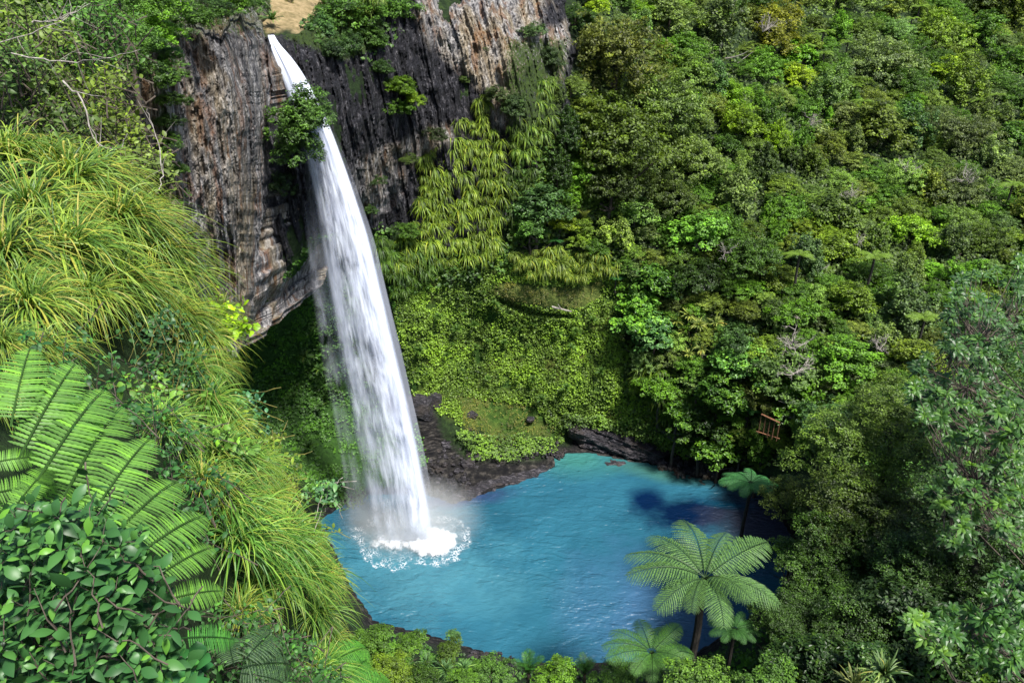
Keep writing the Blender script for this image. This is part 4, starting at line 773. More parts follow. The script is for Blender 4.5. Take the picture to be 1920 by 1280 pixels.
for px, py, r in [(1545, 60, 16), (1590, 80, 14), (1515, 85, 16), (1545, 100, 15), (1605, 160, 13), (1620, 190, 18), (1650, 195, 16), (1632, 210, 15), (1835, 188, 15), (1868, 178, 14), (1725, 12, 14), (1760, 20, 14), (1710, 35, 13), (1900, 345, 20), (1805, 555, 18), (1735, 595, 24), (1640, 480, 24), (1500, 478, 24)]:
    w_ = 'near the top edge' if py < 110 else 'in the small row amid the sage trees' if py < 215 and px < 1700 else 'beside the round sage tree near the right edge' if py < 215 else 'low on the right slope'
    tf(px, py, r*1.5, f'small yellow-green tree fern {w_}', None, 9, (.16, .26, .04), group=f'small tree ferns {w_}', fwd=3.2)
def palm(px, py, r, lab, Y=None, n=9, colr=(.06, .13, .02), trunk=None, group=None, tilt=-.55): return fernish('nikau_palm', px, py, r, lab, 'palm', n, 'palm', colr, Y=Y, trunk=trunk, group=group, tilt=tilt, mat='bark', th=1.)
palm(990, 1262, 48, 'upright palm at the near shore, left of the pair', 39.5, 10, (.035, .12, .02), 1.5)
palm(1097, 1262, 42, 'upright palm at the near shore, right of the pair', 40, 9, (.03, .10, .02), 1.5)
for px, py, r, lab, cc in [(1305, 748, 28, 'palm with pale fronds standing in shade above the far shore', (.10, .15, .04)), (1345, 695, 26, 'palm behind the palm in shade above the far shore', (.10, .18, .02)), (1095, 410, 26, 'palm at the foot of the central olive clump', (.13, .16, .03)), (1452, 440, 22, 'nikau palm with a pale stem on the middle slope', (.05, .12, .02)), (1418, 358, 18, 'dark palm high above the nikau with a pale stem', (.04, .09, .02)), (1715, 528, 24, 'palm beside the tall silvery tree', (.09, .15, .02)), (1390, 575, 24, 'palm above the cabbage trees', (.07, .13, .02))]:
    palm(px, py, r, lab, None, 9, cc)
def cabbage(px, py, r, lab, heads, Y=None, colr=(.20, .24, .06), group=None):
    Y = float(surfY(px, py))-2 if Y is None else Y; base = at(px, py+1.6*r, Y); root = empty('cabbage_tree', tuple(base), lab, 'cabbage tree', group); mb = MB()
    for hx, hy in heads:
        c = at(px+hx, py+hy, Y+rng0.uniform(-.8, .8))-base; mid = np.array([c[0]*.3, c[1]*.3, c[2]*.55]); tube(mb, [np.array([0, 0, -.5]), mid*[.5, .5, .6], mid, c], [.16, .13, .10, .07], 6)
        o = obj('leaf_head', K['sword', int(rng0.integers(4))], root, tuple(c), np.array(colr)*rng0.uniform(.8, 1.2)); s = r*.62*dep(px, py, Y)/F; o.scale = (s, s, s); o.rotation_euler = (rng0.uniform(-.3, .3), rng0.uniform(-.3, .3), rng0.uniform(0, 6))
    obj('trunk', mb.mesh('trunk', M['bark']), root)
cabbage(1290, 610, 42, 'pale yellow cabbage tree with a cluster of spiky heads', [(-22, -6), (0, -18), (20, 0), (-8, 12), (30, 22), (52, -4), (66, 14), (12, 34)])
cabbage(1315, 655, 34, 'smaller cabbage tree below the pale yellow one', [(0, 0), (-24, 10), (24, 14)])
# bare branches
def bare(px, py, r, Y, lab, seed, n=9, group=None, mat='pale', dirs=None, rad=.05, name='dead_branches', cat='branches', depth=2):
    rng = np.random.default_rng(seed); rm = r*dep(px, py, Y)/F; mb = MB(); c = at(px, py, Y)
    def br(p, d, L, ra, k):
        m_ = 6; pts = [p]; dd = d
        for j in range(m_): dd = nrm(dd+rng.normal(0, .22, 3)+[0, 0, .04]); pts.append(pts[-1]+dd*L/m_)
        tube(mb, pts, np.linspace(ra, ra*.35, m_+1), 5)
        if k > 0:
            for j in range(4): q = int(rng.integers(1, m_)); br(pts[q], nrm(dd+rng.normal(0, .7, 3)), L*rng.uniform(.35, .6), ra*.5, k-1)
    for i in range(n):
        d = nrm(np.array([rng.normal(0, .8), rng.normal(0, .5), rng.uniform(.1, 1)])) if dirs is None else nrm(np.array(dirs[i % len(dirs)])+rng.normal(0, .12, 3)); br(np.zeros(3), d, rm*rng.uniform(.7, 1.1), rad*rm, depth)
    o = obj(name, mb.mesh(name, M[mat]), loc=tuple(c)); tag(o, lab, cat, group)
for i, (px, py, r, lab) in enumerate([(1490, 655, 46, 'bare bleached branches sticking up over the dull tree'), (1490, 700, 40, 'pale dead twigs hanging in the dull tree above the outlet'), (1360, 475, 24, 'pale dead twigs right of the dense mid-green tree'), (1430, 60, 34, 'pale leaning branches beside the mustard-topped tree'), (1700, 320, 30, 'bare grey twigs on the pale flat tree'), (1815, 340, 32, 'pale dead twigs over the grey-green tree near the right edge'),
        (1520, 235, 26, 'greyish bare twigs left of the tall grey-green tree'), (1590, 375, 28, 'pinkish bare twigs on the tall olive tree'), (1650, 655, 36, 'white bare stems in front of the tall silvery tree'), (1610, 455, 20, 'short dead stick beside the lower olive tree')]):
    Y = float(surfY(px, py)); Y -= 4.5+.02*Y; bare(px, py, r, Y, lab, 400+i, 6, rad=.028)
# fallen log at the shelf, handrail in the shade
mb = MB(); tube(mb, [at(1035, 575, 87.3), at(1055, 580, 87), at(1072, 584, 87)], [.14, .11, .06], 7); tube(mb, [at(1052, 579, 87), at(1046, 570, 86.9)], [.06, .03], 5); tag(obj('fallen_log', mb.mesh('fallen_log', M['pale'])), 'pale broken log lying at the tip of the grassy shelf', 'log')
def handrail():
    Y = float(surfY(1445, 800))-9.0; a, b_ = at(1428, 776, Y), at(1462, 792, Y-1.2); r_ = empty('handrail', tuple(at(1445, 830, Y)), 'orange-brown timber handrail of a platform in the shaded trees', 'handrail'); c0 = np.array(r_.location)
    mb = MB(); tube(mb, [a-c0, b_-c0], [.10, .10], 4); obj('top_rail', mb.mesh('top_rail', M['wood']), r_)
    a2, b2 = at(1418, 808, Y), at(1462, 822, Y-1.2); mb = MB(); tube(mb, [a2-c0, b2-c0], [.06, .06], 4); obj('lower_rail', mb.mesh('lower_rail', M['wood']), r_)
    for i in range(5):
        p = a+(b_-a)*i/4-c0; q = a2+(b2-a2)*(.2+.8*i/4)-c0; mb = MB(); tube(mb, [p, np.array([p[0], p[1], q[2]-.3])], [.05, .05], 4); obj('post', mb.mesh('post', M['wood']), r_)
handrail()

# ------------------------------------------------------------------ near bank of the pool and the right-hand trees
RT = [
 (1598, 875, 98, 'fine', (.095, .13, .025), 50, 'big olive fine-leaved tree above the right end of the pool'), (1690, 810, 88, 'fine', (.09, .13, .028), 50, 'olive fine-leaved tree behind the rosette shrub'), (1512, 950, 60, 'fine', (.09, .115, .025), 52, 'olive fine-leaved tree nearest the leaning tree fern'),
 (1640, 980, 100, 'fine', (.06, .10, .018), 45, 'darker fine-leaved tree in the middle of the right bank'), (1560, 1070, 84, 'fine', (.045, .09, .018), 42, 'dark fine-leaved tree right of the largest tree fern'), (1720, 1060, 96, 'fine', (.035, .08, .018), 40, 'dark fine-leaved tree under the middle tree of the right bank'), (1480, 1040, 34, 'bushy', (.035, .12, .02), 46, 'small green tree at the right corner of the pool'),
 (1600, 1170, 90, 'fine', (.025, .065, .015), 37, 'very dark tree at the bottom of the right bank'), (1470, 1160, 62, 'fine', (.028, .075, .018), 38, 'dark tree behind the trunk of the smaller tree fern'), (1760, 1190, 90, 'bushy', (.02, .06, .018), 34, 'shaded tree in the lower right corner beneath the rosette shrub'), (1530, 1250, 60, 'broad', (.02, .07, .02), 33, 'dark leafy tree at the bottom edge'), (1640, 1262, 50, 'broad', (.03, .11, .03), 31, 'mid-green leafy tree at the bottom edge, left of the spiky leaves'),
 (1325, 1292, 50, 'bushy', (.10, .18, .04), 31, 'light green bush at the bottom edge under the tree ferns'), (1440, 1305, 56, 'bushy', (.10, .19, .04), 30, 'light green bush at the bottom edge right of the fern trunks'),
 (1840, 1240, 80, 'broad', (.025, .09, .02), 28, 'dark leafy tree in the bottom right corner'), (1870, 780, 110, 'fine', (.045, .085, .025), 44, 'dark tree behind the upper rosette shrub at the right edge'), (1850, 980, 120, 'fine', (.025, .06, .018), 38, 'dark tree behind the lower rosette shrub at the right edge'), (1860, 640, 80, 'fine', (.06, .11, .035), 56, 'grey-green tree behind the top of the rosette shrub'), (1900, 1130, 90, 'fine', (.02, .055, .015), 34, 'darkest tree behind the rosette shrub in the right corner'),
 (720, 1240, 34, 'bushy', (.04, .13, .02), 40, 'round dark green bush at the near shore'), (765, 1210, 26, 'bushy', (.045, .15, .02), 41, 'small green bush at the water edge left of the tufted plants'), (700, 1205, 30, 'bushy', (.04, .12, .02), 40, 'dark bush nearest the long grass on the near shore'), (735, 1262, 34, 'bushy', (.12, .17, .02), 36, 'yellow-green bush at the bottom edge'), (790, 1270, 30, 'bushy', (.04, .12, .015), 36, 'dark green bush right of the yellow-green bush at the bottom edge'), (840, 1222, 22, 'bushy', (.08, .13, .02), 40, 'olive bush above the near rock ledge'),
 (920, 1262, 30, 'bushy', (.06, .13, .03), 38, 'grey-green bush left of the two palms'), (1045, 1275, 34, 'bushy', (.10, .17, .02), 37, 'light green bush between the two palms'), (1150, 1268, 30, 'bushy', (.08, .15, .03), 37, 'green bush right of the two palms'), (880, 1275, 26, 'flat', (.06, .13, .02), 37, 'low spreading bush at the bottom edge'), (850, 1190, 12, 'bushy', (.04, .15, .08), 43, 'tiny teal bush standing at the water edge')]
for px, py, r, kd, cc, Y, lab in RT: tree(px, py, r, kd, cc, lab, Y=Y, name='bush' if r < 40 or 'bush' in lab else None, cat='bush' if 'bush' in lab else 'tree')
for i, (px, py, r) in enumerate([(800, 1235, 22), (835, 1250, 24), (870, 1245, 20), (820, 1275, 26), (860, 1275, 24), (905, 1285, 22), (780, 1255, 20), (1120, 1285, 22)]):
    o = obj('spiky_plant', K['sword', i % 4], None, tuple(at(px, py+6, 38)), np.array((.07, .14, .045))*rng0.uniform(.8, 1.3)); o.scale = (r*58/F*1.3,)*3; tag(o, 'grey-green spiky rosette plant on the near shore left of the palms' if i < 7 else 'grey-green spiky plant right of the second palm', 'plant', 'spiky rosette plants on the near shore' if i < 7 else None)
for i, (px, py, r, cc, mt) in enumerate([(1600, 1290, 28, (.12, .14, .05), 0), (1655, 1265, 30, (.12, .18, .06), 1)]):
    o = obj('spiky_plant', K['sword', i], None, tuple(at(px, py, 26)), cc); o.scale = (r*50/F*1.6, r*50/F*1.6, r*50/F*2.2); tag(o, ['pale dry spiky plant poking up at the bottom edge', 'green spiky plant right of the pale dry one'][i], 'plant')

def rosette_shrub(name, lab, poly, n, t0, t1, base, seed, colr):
    rng = np.random.default_rng(seed); P = np.array(poly, float); lo, hi = P.min(0), P.max(0); pts = []
    while len(pts) < n:
        x, y = rng.uniform(lo, hi)
        if inpoly(x, y, poly) and float(vn(x/45., y/45., 0, seed)) > -.35+rng.normal(0, .15): pts.append(att(x, y, rng.uniform(t0, t1)*(1-.0002*(y-800))))
    c = np.array(pts); b0 = att(*base); root = empty(name, tuple(b0), lab, 'shrub'); mb = MB(); tb = MB()
    hubs = c[rng.choice(n, min(9, max(2, n//14)), replace=False)]*.75+c.mean(0)*.25
    for h in hubs: tube(tb, [np.zeros(3), (h-b0)*[.25, .25, .5], (h-b0)*.75+[0, 0, -.1], h-b0], [.013, .011, .009, .006], 5)
    for p in c:
        h = hubs[np.argmin(((hubs-p)**2).sum(1))]; s = np.linspace(0, 1, 5)[:, None]; q = h+(p-h)*s; q[:, 2] -= .12*np.sin(s[:, 0]*np.pi)*np.linalg.norm(p-h); q[1:-1] += rng.normal(0, .03, (3, 3)); tube(tb, q-b0, np.linspace(.008, .004, 5), 4)
        ax = nrm(np.array([rng.normal(-.1, .45), rng.normal(-.35, .4), .9])); x = nrm(np.cross(ax, rng.normal(size=3))); y = np.cross(ax, x); k = int(rng.integers(9, 15)); a = np.arange(k)*2.4; el = np.linspace(.15, .95, k)
        d = nrm((x*np.cos(a)[:, None]+y*np.sin(a)[:, None])*np.cos(el)[:, None]+ax*np.sin(el)[:, None]); L = rng.uniform(.11, .17)*np.linspace(1.1, .6, k); u = np.linspace(0, 1, 4)
        PP = (p-b0)+d[:, None]*(u[None, :, None]*L[:, None, None]); PP[..., 2] -= .25*L[:, None]*u[None]**2; S = nrm(np.cross(d, ax))[:, None]
        ribbons(mb, PP, np.broadcast_to(S, PP.shape), L[:, None]*.19*np.interp(u, [0, .6, .85, 1], [.25, 1, .8, .05])[None], np.clip(rng.normal(.38, .1)+np.linspace(-.1, .35, k)+rng.normal(0, .06, k), 0, 1), .25)
    obj('foliage', mb.mesh('foliage', M['gloss']), root, color=colr); obj('branches', tb.mesh('branches', M['bark']), root)
rosette_shrub('rosette_shrub', 'upper rosette-leaved shrub with silvery blue leaves at the right edge', [(1790, 520), (1870, 500), (1930, 470), (1930, 760), (1850, 790), (1740, 740), (1700, 700), (1760, 650)], 250, 10, 15, (1990, 900, 12), 501, (.045, .10, .028))
rosette_shrub('rosette_shrub', 'middle rosette-leaved shrub hanging in front of the olive tree', [(1700, 720), (1800, 740), (1930, 760), (1930, 1030), (1850, 1050), (1760, 1010), (1740, 920), (1770, 860), (1720, 790)], 420, 9, 14, (1960, 1150, 11), 502, (.052, .115, .026))
rosette_shrub('rosette_shrub', 'lowest rosette-leaved shrub in the right corner above the dark shade', [(1740, 1170), (1760, 1130), (1830, 1140), (1870, 1060), (1930, 1080), (1930, 1240), (1860, 1260), (1800, 1200)], 170, 9, 13, (1960, 1330, 10), 503, (.045, .11, .025))
rosette_shrub('rosette_shrub', 'small yellowish rosette-leaved sprig reaching left out of the shade', [(1690, 1155), (1720, 1150), (1775, 1180), (1780, 1240), (1740, 1210), (1700, 1185)], 22, 9, 10, (1900, 1400, 10), 504, (.08, .16, .035))

# ------------------------------------------------------------------ foreground bank on the left
NB = [(0, 200, 14), (150, 240, 14), (300, 360, 14), (380, 500, 13), (440, 640, 13), (0, 450, 9.5), (200, 450, 10.5), (0, 640, 6.5), (200, 650, 8.5), (0, 850, 4.8), (250, 850, 5.8), (450, 800, 10), (560, 880, 11.5), (0, 1050, 3.9), (250, 1050, 4.6), (450, 1000, 7.5), (600, 1000, 11.5), (650, 1130, 11.5), (0, 1280, 3.4), (250, 1280, 3.9), (450, 1280, 6), (640, 1280, 9.5), (-300, 640, 6), (-300, 1400, 3.1), (300, 1500, 3.3), (640, 1500, 6), (-300, 200, 13)]
_nb = TPS(NB, .005)
def nbt(px, py): return np.maximum(_nb(px, py), 2.5)
BR = [(190, -300), (235, -60), (262, 60), (300, 175), (380, 270), (470, 335), (560, 375), (640, 400), (740, 425), (820, 490), (880, 530), (960, 560), (1060, 610), (1180, 640), (1280, 655), (1500, 660)]
def build_bank():
    ys = np.arange(190, 1500, 8.); nx = 120; xr = np.interp(ys, *zip(*BR)); s = np.linspace(0, 1, nx); px = -320+(xr[:, None]+320)*s[None]; py = np.repeat(ys[:, None], nx, 1)
    V = att(px, py, nbt(px, py)*1.05+.2); V[..., 2] += fbm(V[..., 0]*.8, V[..., 1]*.8, 0, 7)*.25
    f = np.linspace(0, 1, 9)[1:]; e = V[:, -1]; fl = e[:, None]+f[None, :, None]*np.array([-1.2, 1.0, -9.])*1.; V = np.concatenate([V, fl], 1)
    top = V[:1]+np.linspace(1, .1, 6)[:, None, None]*np.array([0, 8., -6.]); V = np.concatenate([top, V], 0)
    Z = dict(moss=np.zeros(V.shape[:2]), cave=np.full(V.shape[:2], .3), grassy=np.zeros(V.shape[:2]), straw=np.zeros(V.shape[:2]), shore=np.zeros(V.shape[:2]))
    tag(obj('near_bank', MB().add(V, gridq(V.shape[0], V.shape[1])[:, ::-1]).mesh('near_bank', M['ground'], True, Z)), kind='structure')
build_bank()
def gtuft(px, py, rpx, colr, lab, group=None, rz=0., t=None, name='grass_tuft', key='grass', cat='grass'):
    t = float(nbt(px, py))-.1 if t is None else t; c = att(px, py, t); o = obj(name, K[key, int(rng0.integers(4))], None, tuple(c), np.array(colr)*rng0.uniform(.85, 1.15)); s = rpx*t/F*1.05
    o.scale = (s, s, s); o.rotation_euler = (rng0.uniform(-.1, .1), rng0.uniform(0, .25), rz+rng0.uniform(-.4, .4)); tag(o, lab, cat, group); return o
GC = (.135, .22, .03); 
GT = [(20, 300, 150, 'long grass tuft at the left edge under the olive shrubs'), (130, 345, 190, 'biggest arching yellow-green grass tuft on the left bank'), (60, 400, 190, 'dense grass tuft left of the biggest one'), (225, 420, 170, 'grass tuft right of the biggest one with pinkish dead blades'), (10, 480, 190, 'grass tuft at the left edge above the large fern'),
 (130, 480, 190, 'grass tuft below the biggest one'), (290, 480, 150, 'grass tuft hanging over the bank edge by the cliff'), (220, 540, 160, 'grass tuft in the middle of the left bank'), (330, 520, 110, 'grass tuft at the bank edge below the pinkish dead blades'), (60, 580, 160, 'shaded grass tuft just above the large fern'),
 (330, 600, 120, 'grass tuft beside the small dark shrub'), (375, 640, 110, 'grass tuft leaning out next to the lime shrub'), (350, 700, 110, 'fine grass tuft below the small dark shrub'), (300, 800, 120, 'bright grass tuft behind the upper fern fronds'), (395, 760, 100, 'grass tuft at the bank edge right of the fern'),
 (405, 860, 130, 'grass tuft right of the middle fern fronds'), (470, 870, 90, 'grass tuft under the yellow fern tip'), (420, 950, 130, 'grass tuft beside the lower fern fronds'), (440, 1020, 170, 'large grass tuft sweeping down to the right'), (520, 1010, 130, 'grass tuft at the bank edge above the pool'), (540, 1080, 140, 'grass tuft hanging over the pool edge'), (480, 1100, 150, 'deep green grass tuft beneath the sweeping one'), (590, 1150, 90, 'lowest grass tuft hanging over the pool'), (600, 1260, 100, 'grass tuft at the bottom edge right of the dark fern'), (575, 1010, 70, 'thin grass tuft on the bank edge beside the wet rock'), (660, 1275, 60, 'short yellow grass tuft at the bottom edge')]
for px, py, r, lab in GT: gtuft(px, py, r, GC if py < 700 else (.10, .21, .03), lab)
for px, py, r, c_ in [(90, 300, 110, GC), (190, 330, 120, GC), (170, 560, 120, GC), (280, 560, 100, GC), (410, 590, 70, GC), (400, 690, 70, GC), (440, 900, 90, GC), (480, 960, 90, GC), (560, 1040, 80, GC), (600, 1090, 80, GC), (30, 540, 120, GC), (100, 430, 130, GC), (270, 400, 90, GC), (0, 650, 120, GC), (80, 660, 110, GC), (-20, 740, 100, GC), (430, 800, 80, GC), (380, 900, 90, GC), (510, 930, 70, GC), (450, 1150, 90, GC), (620, 1200, 60, GC)]:
    gtuft(px, py, r, c_, f'small grass tuft among larger ones {"at the top" if py < 450 else "in the middle" if py < 760 else "at the bottom"} of the left bank{", near the edge" if px < 200 else ""}', f'small grass tufts {"at the top" if py < 450 else "in the middle" if py < 760 else "at the bottom"} of the left bank{" near the edge" if px < 200 else ""}')

# large fern: fronds laid from photo start to tip
def lay_frond(parent, key, a, b, colr, ws=1., roll=0.):
    X = np.array(b)-np.array(a); L = np.linalg.norm(X); X = X/L; view = nrm(np.array([0, 0, CZ])-np.array(a)); Z = nrm(view+np.array([0, 0, .5])); Z = nrm(Z-X*np.dot(Z, X)); Y_ = np.cross(Z, X)
    m = Matrix(((X[0]*L, Y_[0]*L*ws, Z[0]*L, a[0]), (X[1]*L, Y_[1]*L*ws, Z[1]*L, a[1]), (X[2]*L, Y_[2]*L*ws, Z[2]*L, a[2]), (0, 0, 0, 1)))
    o = obj('frond', K[key, int(rng0.integers(3))], None, color=np.array(colr)*rng0.uniform(.88, 1.12)); o.parent = parent; m.translation = Vector(a)-parent.location; o.matrix_basis = m; return o
def bigfern(name, base, t, lab, fr, colr, key='nfrond'):
    c = att(*base, t); root = empty(name, tuple(c), lab, 'fern')
    for x0, y0, x1, y1, t0, t1, ws in fr: lay_frond(root, key, att(x0, y0, t0), att(x1, y1, t1), colr, ws)
FC = (.115, .255, .05)
bigfern('large_fern', (20, 900), 4.5, 'large bright green fern fanning out over the left bank', [
 (20, 800, 60, 620, 4., 4.4, 1.4), (35, 860, 155, 645, 4., 4.5, 1.3), (70, 900, 215, 690, 3.9, 4.6, 1.2), (120, 930, 245, 720, 3.9, 4.7, 1.1), (-30, 870, 90, 850, 4.2, 4.4, 1.6), (-40, 800, 40, 700, 4.3, 4.6, 1.4),
 (165, 975, 300, 785, 3.6, 4.2, 1.2), (215, 1000, 360, 870, 3.2, 3.8, 1.25), (262, 1035, 412, 942, 3.0, 3.5, 1.3), (285, 1085, 424, 1005, 3.0, 3.4, 1.3), (-40, 930, 130, 900, 4.0, 4.4, 1.3), (60, 960, 190, 800, 4.3, 4.8, 1.3), (80, 990, 215, 880, 3.9, 4.4, 1.2), (20, 960, 110, 850, 3.9, 4.3, 1.2), (-40, 1000, 70, 930, 3.8, 4.2, 1.2), (150, 1040, 290, 930, 3.5, 4., 1.2)], FC)
bigfern('small_fern', (320, 1140), 4.6, 'fern frond pointing right beside the glossy shrub', [(305, 1125, 442, 1098, 3.1, 3.4, 1.4)], FC)
bigfern('small_fern', (330, 1190), 4.9, 'low fern frond below the frond that points right', [(340, 1195, 465, 1195, 3.3, 3.6, 1.3), (290, 1150, 330, 1210, 3.7, 3.8, 1.2)], (.07, .24, .05))
bigfern('yellow_fern', (470, 880), 9.5, 'fine yellow-green fern tip at the bank edge against the hollow', [(450, 880, 560, 860, 9.5, 10.3, 1.2), (455, 870, 540, 895, 9.5, 10, 1.0), (445, 875, 520, 840, 9.5, 10, 1.)], (.16, .26, .04), 'tfrond')
bigfern('dark_fern', (450, 1240), 5.6, 'dark purplish fern with lacy fronds at the bottom of the bank', [(455, 1240, 540, 1155, 5.4, 6, 1.1), (450, 1250, 585, 1240, 5.4, 6, 1.1), (440, 1260, 560, 1280, 5.4, 5.7, 1.1), (440, 1250, 420, 1170, 5.4, 5.8, 1.)], (.05, .10, .05), 'tfrond')
bigfern('near_shore_fern', (640, 1250), 9.5, 'bright fern fronds at the bottom edge by the near shore', [(640, 1290, 700, 1215, 9.3, 10, 1.2), (620, 1240, 715, 1200, 9.5, 10.3, 1.1), (650, 1300, 760, 1270, 9., 9.6, 1.2)], (.07, .22, .035), 'tfrond')

def leafy(name, lab, poly, ntw, t0, t1, base, seed, colr, L=.075, asp=.30, nl=11, Ltw=.45, stem='stem', mat='gloss', cat='shrub', lean=(.1, -.2, .8), group=None, thick=.003, wid=None):
    rng = np.random.default_rng(seed); P = np.array(poly, float); lo, hi = P.min(0), P.max(0); b0 = att(*base); root = empty(name, tuple(b0), lab, cat, group); mb = MB(); tb = MB(); k_ = 0
    while k_ < ntw:
        x, y = rng.uniform(lo, hi)
        if not inpoly(x, y, poly): continue
        k_ += 1; tip = att(x, y, rng.uniform(t0, t1)); d = nrm(np.array(lean)+rng.normal(0, .45, 3)); s = np.linspace(0, 1, 6)[:, None]; q = tip-d*Ltw*(1-s); q += rng.normal(0, .012, q.shape)*(1-s); q0 = q[0]-d*Ltw*.25
        tube(tb, np.concatenate([[q0], q])-b0, np.linspace(thick*1.6, thick*.5, 7), 5)
        for j in range(nl):
            f = .12+.88*(j/(nl-1))**.9; p = np.array([np.interp(f, s[:, 0], q[:, i]) for i in range(3)])-b0; az = j*2.4+rng.uniform(-.4, .4); x_ = nrm(np.cross(d, [1, .2, .1])); y_ = np.cross(d, x_)
            o = x_*math.cos(az)+y_*math.sin(az); dd = nrm(o+d*rng.uniform(.25, .7)+np.array([0, 0, .1])); LL = L*rng.uniform(.45, 1.4)*(1-.45*f**4); u = np.linspace(0, 1, 6); PP = p+dd*(u[:, None]*LL+LL*.12); PP[:, 2] -= rng.uniform(.05, .45)*LL*u**2
            nn = nrm(np.array([0, -.25, 1])+rng.normal(0, .4, 3)); S = nrm(np.cross(dd, nn)); Wp = LL*asp*np.array([.12, .72, 1, .92, .55, .04]); tt = np.clip(rng.normal(.42, .12)+(.35 if f > .9 else 0), 0, 1)
            ribbons(mb, PP[None], np.broadcast_to(S, (1, 6, 3)), Wp[None], np.array([tt]), .22, np.broadcast_to(np.cross(S, dd)*-1, (1, 6, 3)))
    obj('foliage', mb.mesh('foliage', M[mat], True), root, color=colr); obj('stems', tb.mesh('stems', M[stem]), root)
leafy('glossy_shrub', 'glossy broad-leaved shrub with yellow stems filling the bottom left corner', [(-20, 950), (60, 945), (150, 955), (250, 985), (285, 1030), (270, 1100), (300, 1180), (370, 1300), (-20, 1300)], 430, 2.5, 3.5, (120, 1420, 2.9), 601, (.045, .125, .036), L=.068, asp=.25, thick=.0022, Ltw=.20, stem='bark')
leafy('glossy_sprig', 'single sprig of large dark glossy leaves at the bottom edge', [(310, 1230), (370, 1230), (370, 1290), (310, 1290)], 9, 2.8, 3.0, (330, 1400, 3.0), 602, (.03, .12, .035), L=.085, asp=.33, thick=.002, Ltw=.2)
leafy('lime_shrub', 'lime-green leafy shrub against the foot of the rusty cliff', [(385, 535), (410, 530), (440, 575), (465, 590), (450, 640), (400, 610)], 22, 12, 12.6, (400, 650, 12.6), 603, (.20, .34, .01), L=.13, asp=.34, nl=9)
leafy('small_dark_shrub', 'small dark twiggy shrub among the grasses of the left bank', [(270, 560), (340, 580), (390, 690), (330, 720), (240, 680)], 60, 8.6, 9.6, (300, 740, 9.6), 604, (.04, .10, .035), L=.085, asp=.25)
leafy('hanging_shrub', 'pale-stemmed sprig reaching out over the pool from the left bank', [(560, 900), (600, 880), (635, 905), (625, 930), (570, 930)], 14, 10.5, 11.2, (540, 970, 11.2), 605, (.08, .18, .07), L=.10, asp=.26, stem='pale')
leafy('edge_shrub', 'blue-green sprig at the bank edge in front of the dark hollow', [(440, 735), (470, 735), (485, 790), (450, 800)], 16, 10.5, 11, (430, 830, 11.2), 606, (.05, .15, .075), L=.10, asp=.27)
leafy('light_shrub', 'pale green small-leaved shrub between the fern and the bank edge', [(220, 690), (300, 700), (400, 780), (470, 830), (500, 900), (430, 890), (330, 800), (230, 740)], 110, 7.6, 9.4, (330, 900, 9.), 607, (.12, .25, .04), L=.075, asp=.34, mat='leaf')
leafy('yellow_shrub', 'yellow-tipped small-leaved shrub along the bank edge', [(470, 800), (520, 830), (555, 900), (520, 940), (480, 880)], 60, 10.3, 11.2, (490, 960, 11.2), 608, (.15, .22, .03), L=.085, asp=.24, mat='leaf')
leafy('yellow_shrub', 'second yellow-tipped shrub lower on the bank edge', [(540, 930), (600, 980), (620, 1050), (580, 1060), (530, 980)], 60, 10.3, 11.2, (560, 1100, 11.3), 609, (.14, .21, .035), L=.085, asp=.24, mat='leaf')
leafy('ground_herbs', 'mixed small green herbs at the bottom of the bank below the grasses', [(370, 1130), (470, 1130), (600, 1200), (640, 1300), (360, 1300)], 150, 5.4, 7, (450, 1400, 6), 610, (.045, .13, .03), L=.055, asp=.28, mat='leaf', stem='bark')
leafy('bank_herbs', 'small green leaves in the shade behind the large fern', [(0, 600), (180, 620), (300, 740), (420, 880), (420, 1000), (300, 1000), (100, 960), (0, 900)], 200, 5.6, 7.2, (150, 1050, 6.5), 611, (.035, .12, .03), L=.06, asp=.28, mat='leaf', stem='bark')
bare(395, 1110, 90, 5.6, 'pinkish bare twig lying through the grass of the left bank', 701, 3, dirs=[(.7, .3, -.5)], rad=.014, name='dead_twig', cat='twig', depth=1)
bare(60, 1290, 90, 2.7, 'bare grey stems at the very bottom left under the glossy shrub', 702, 4, dirs=[(-.1, .1, 1), (.5, .1, .6)], rad=.02, name='bare_stem', cat='stems', depth=1)

# olive shrubs in the upper left, with bleached branches
def UL(px, py, t, spread, n, lab, colr, seed, **k):
    p = [(px-spread, py-spread*.6), (px, py-spread*.9), (px+spread, py-spread*.5), (px+spread*.9, py+spread*.6), (px, py+spread*.8), (px-spread, py+spread*.6)]
    colr = tuple(np.array(colr)*1.35)
    leafy('olive_shrub', lab, p, int(n*1.2), t*.93, t*1.08, (px, py+spread*1.6, t*1.05), seed, colr, L=.17, asp=.24, Ltw=.7, stem='bark', mat='leaf', nl=12, thick=.012, **k)
UL(50, 60, 19, 85, 90, 'olive shrub with bleached branches in the top left corner', (.085, .13, .022), 801); UL(170, 50, 21, 80, 85, 'green shrub right of the bleached branches in the top left', (.055, .13, .022), 802)
UL(40, 170, 18, 80, 90, 'dark olive shrub below the top left corner', (.06, .10, .02), 803); UL(150, 170, 19, 80, 90, 'yellow-flecked olive shrub beside the left cliff', (.095, .14, .02), 804); UL(215, 240, 19, 55, 60, 'olive shrub at the foot of the left rock columns', (.09, .13, .02), 805)
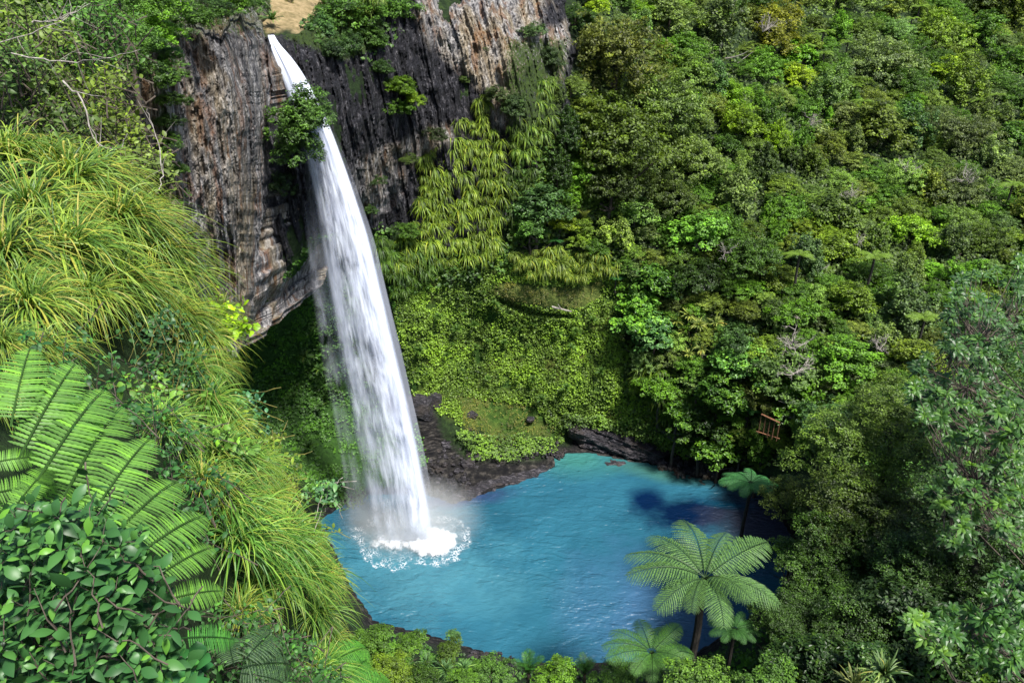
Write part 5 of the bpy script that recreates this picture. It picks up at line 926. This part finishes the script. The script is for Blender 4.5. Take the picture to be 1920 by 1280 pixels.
UL(100, 250, 17, 80, 80, 'dark olive shrub just above the long grass', (.05, .085, .018), 806); UL(270, 310, 18, 55, 55, 'sparse shrub with orange-tipped leaves on the cliff foot', (.09, .13, .03), 807); UL(10, 100, 17, 60, 55, 'dark shrub at the left edge behind the bleached branches', (.05, .10, .02), 808)
for px, py, r, kd, cc, Y, lab in [(60, 60, 110, 'fine', (.05, .10, .02), 27, 'dark tree behind the top left shrubs'), (170, 120, 110, 'fine', (.045, .10, .02), 29, 'dark tree behind the yellow-flecked shrub'), (60, 210, 110, 'fine', (.035, .07, .016), 25, 'dark tree behind the shrubs over the long grass'), (220, 10, 60, 'fine', (.06, .15, .025), 36, 'bright tree behind the green top left shrub'), (190, 270, 60, 'fine', (.04, .08, .02), 25, 'dark tree at the foot of the left cliff')]:
    tree(px, py, r, kd, cc, lab, Y=Y)
def limb(pts, rad, lab, seed, Y=16.):
    rng = np.random.default_rng(seed); mb = MB(); P = [att(x, y, Y) for x, y in pts]; c = P[0]; s = np.linspace(0, 1, 16); P = np.array(P); u = np.linspace(0, 1, len(P)); Q = np.stack([np.interp(s, u, P[:, i]) for i in range(3)], -1)+rng.normal(0, .02, (16, 3)); tube(mb, Q-c, np.linspace(rad, rad*.4, 16), 6)
    for j in range(6):
        k = int(rng.integers(3, 14)); d = nrm(Q[k]-Q[k-2]+rng.normal(0, .35, 3)*np.linalg.norm(Q[k]-Q[k-2])*3); tube(mb, [Q[k]-c, Q[k]+d*.3-c, Q[k]+d*.6+rng.normal(0, .05, 3)-c], [rad*.4, rad*.3, rad*.15], 5)
    tag(obj('bleached_branch', mb.mesh('bleached_branch', M['pale'])), lab, 'branch').location = tuple(c)
limb([(-10, 85), (60, 62), (110, 42), (170, 5)], .015, 'bleached branch rising to the top edge in the top left corner', 1)
limb([(60, 42), (110, 40), (160, 8)], .018, 'shorter bleached branch crossing the one in the top left corner', 2); limb([(20, 100), (90, 112), (150, 118), (200, 110), (262, 95)], .015, 'long bleached branch reaching right towards the left cliff', 3)
limb([(120, 155), (150, 180), (180, 270), (225, 280), (240, 250)], .02, 'thin bent twig above the long grass', 4); limb([(300, 355), (305, 310), (290, 240), (275, 200)], .012, 'grey stem climbing the foot of the left rock columns', 5)
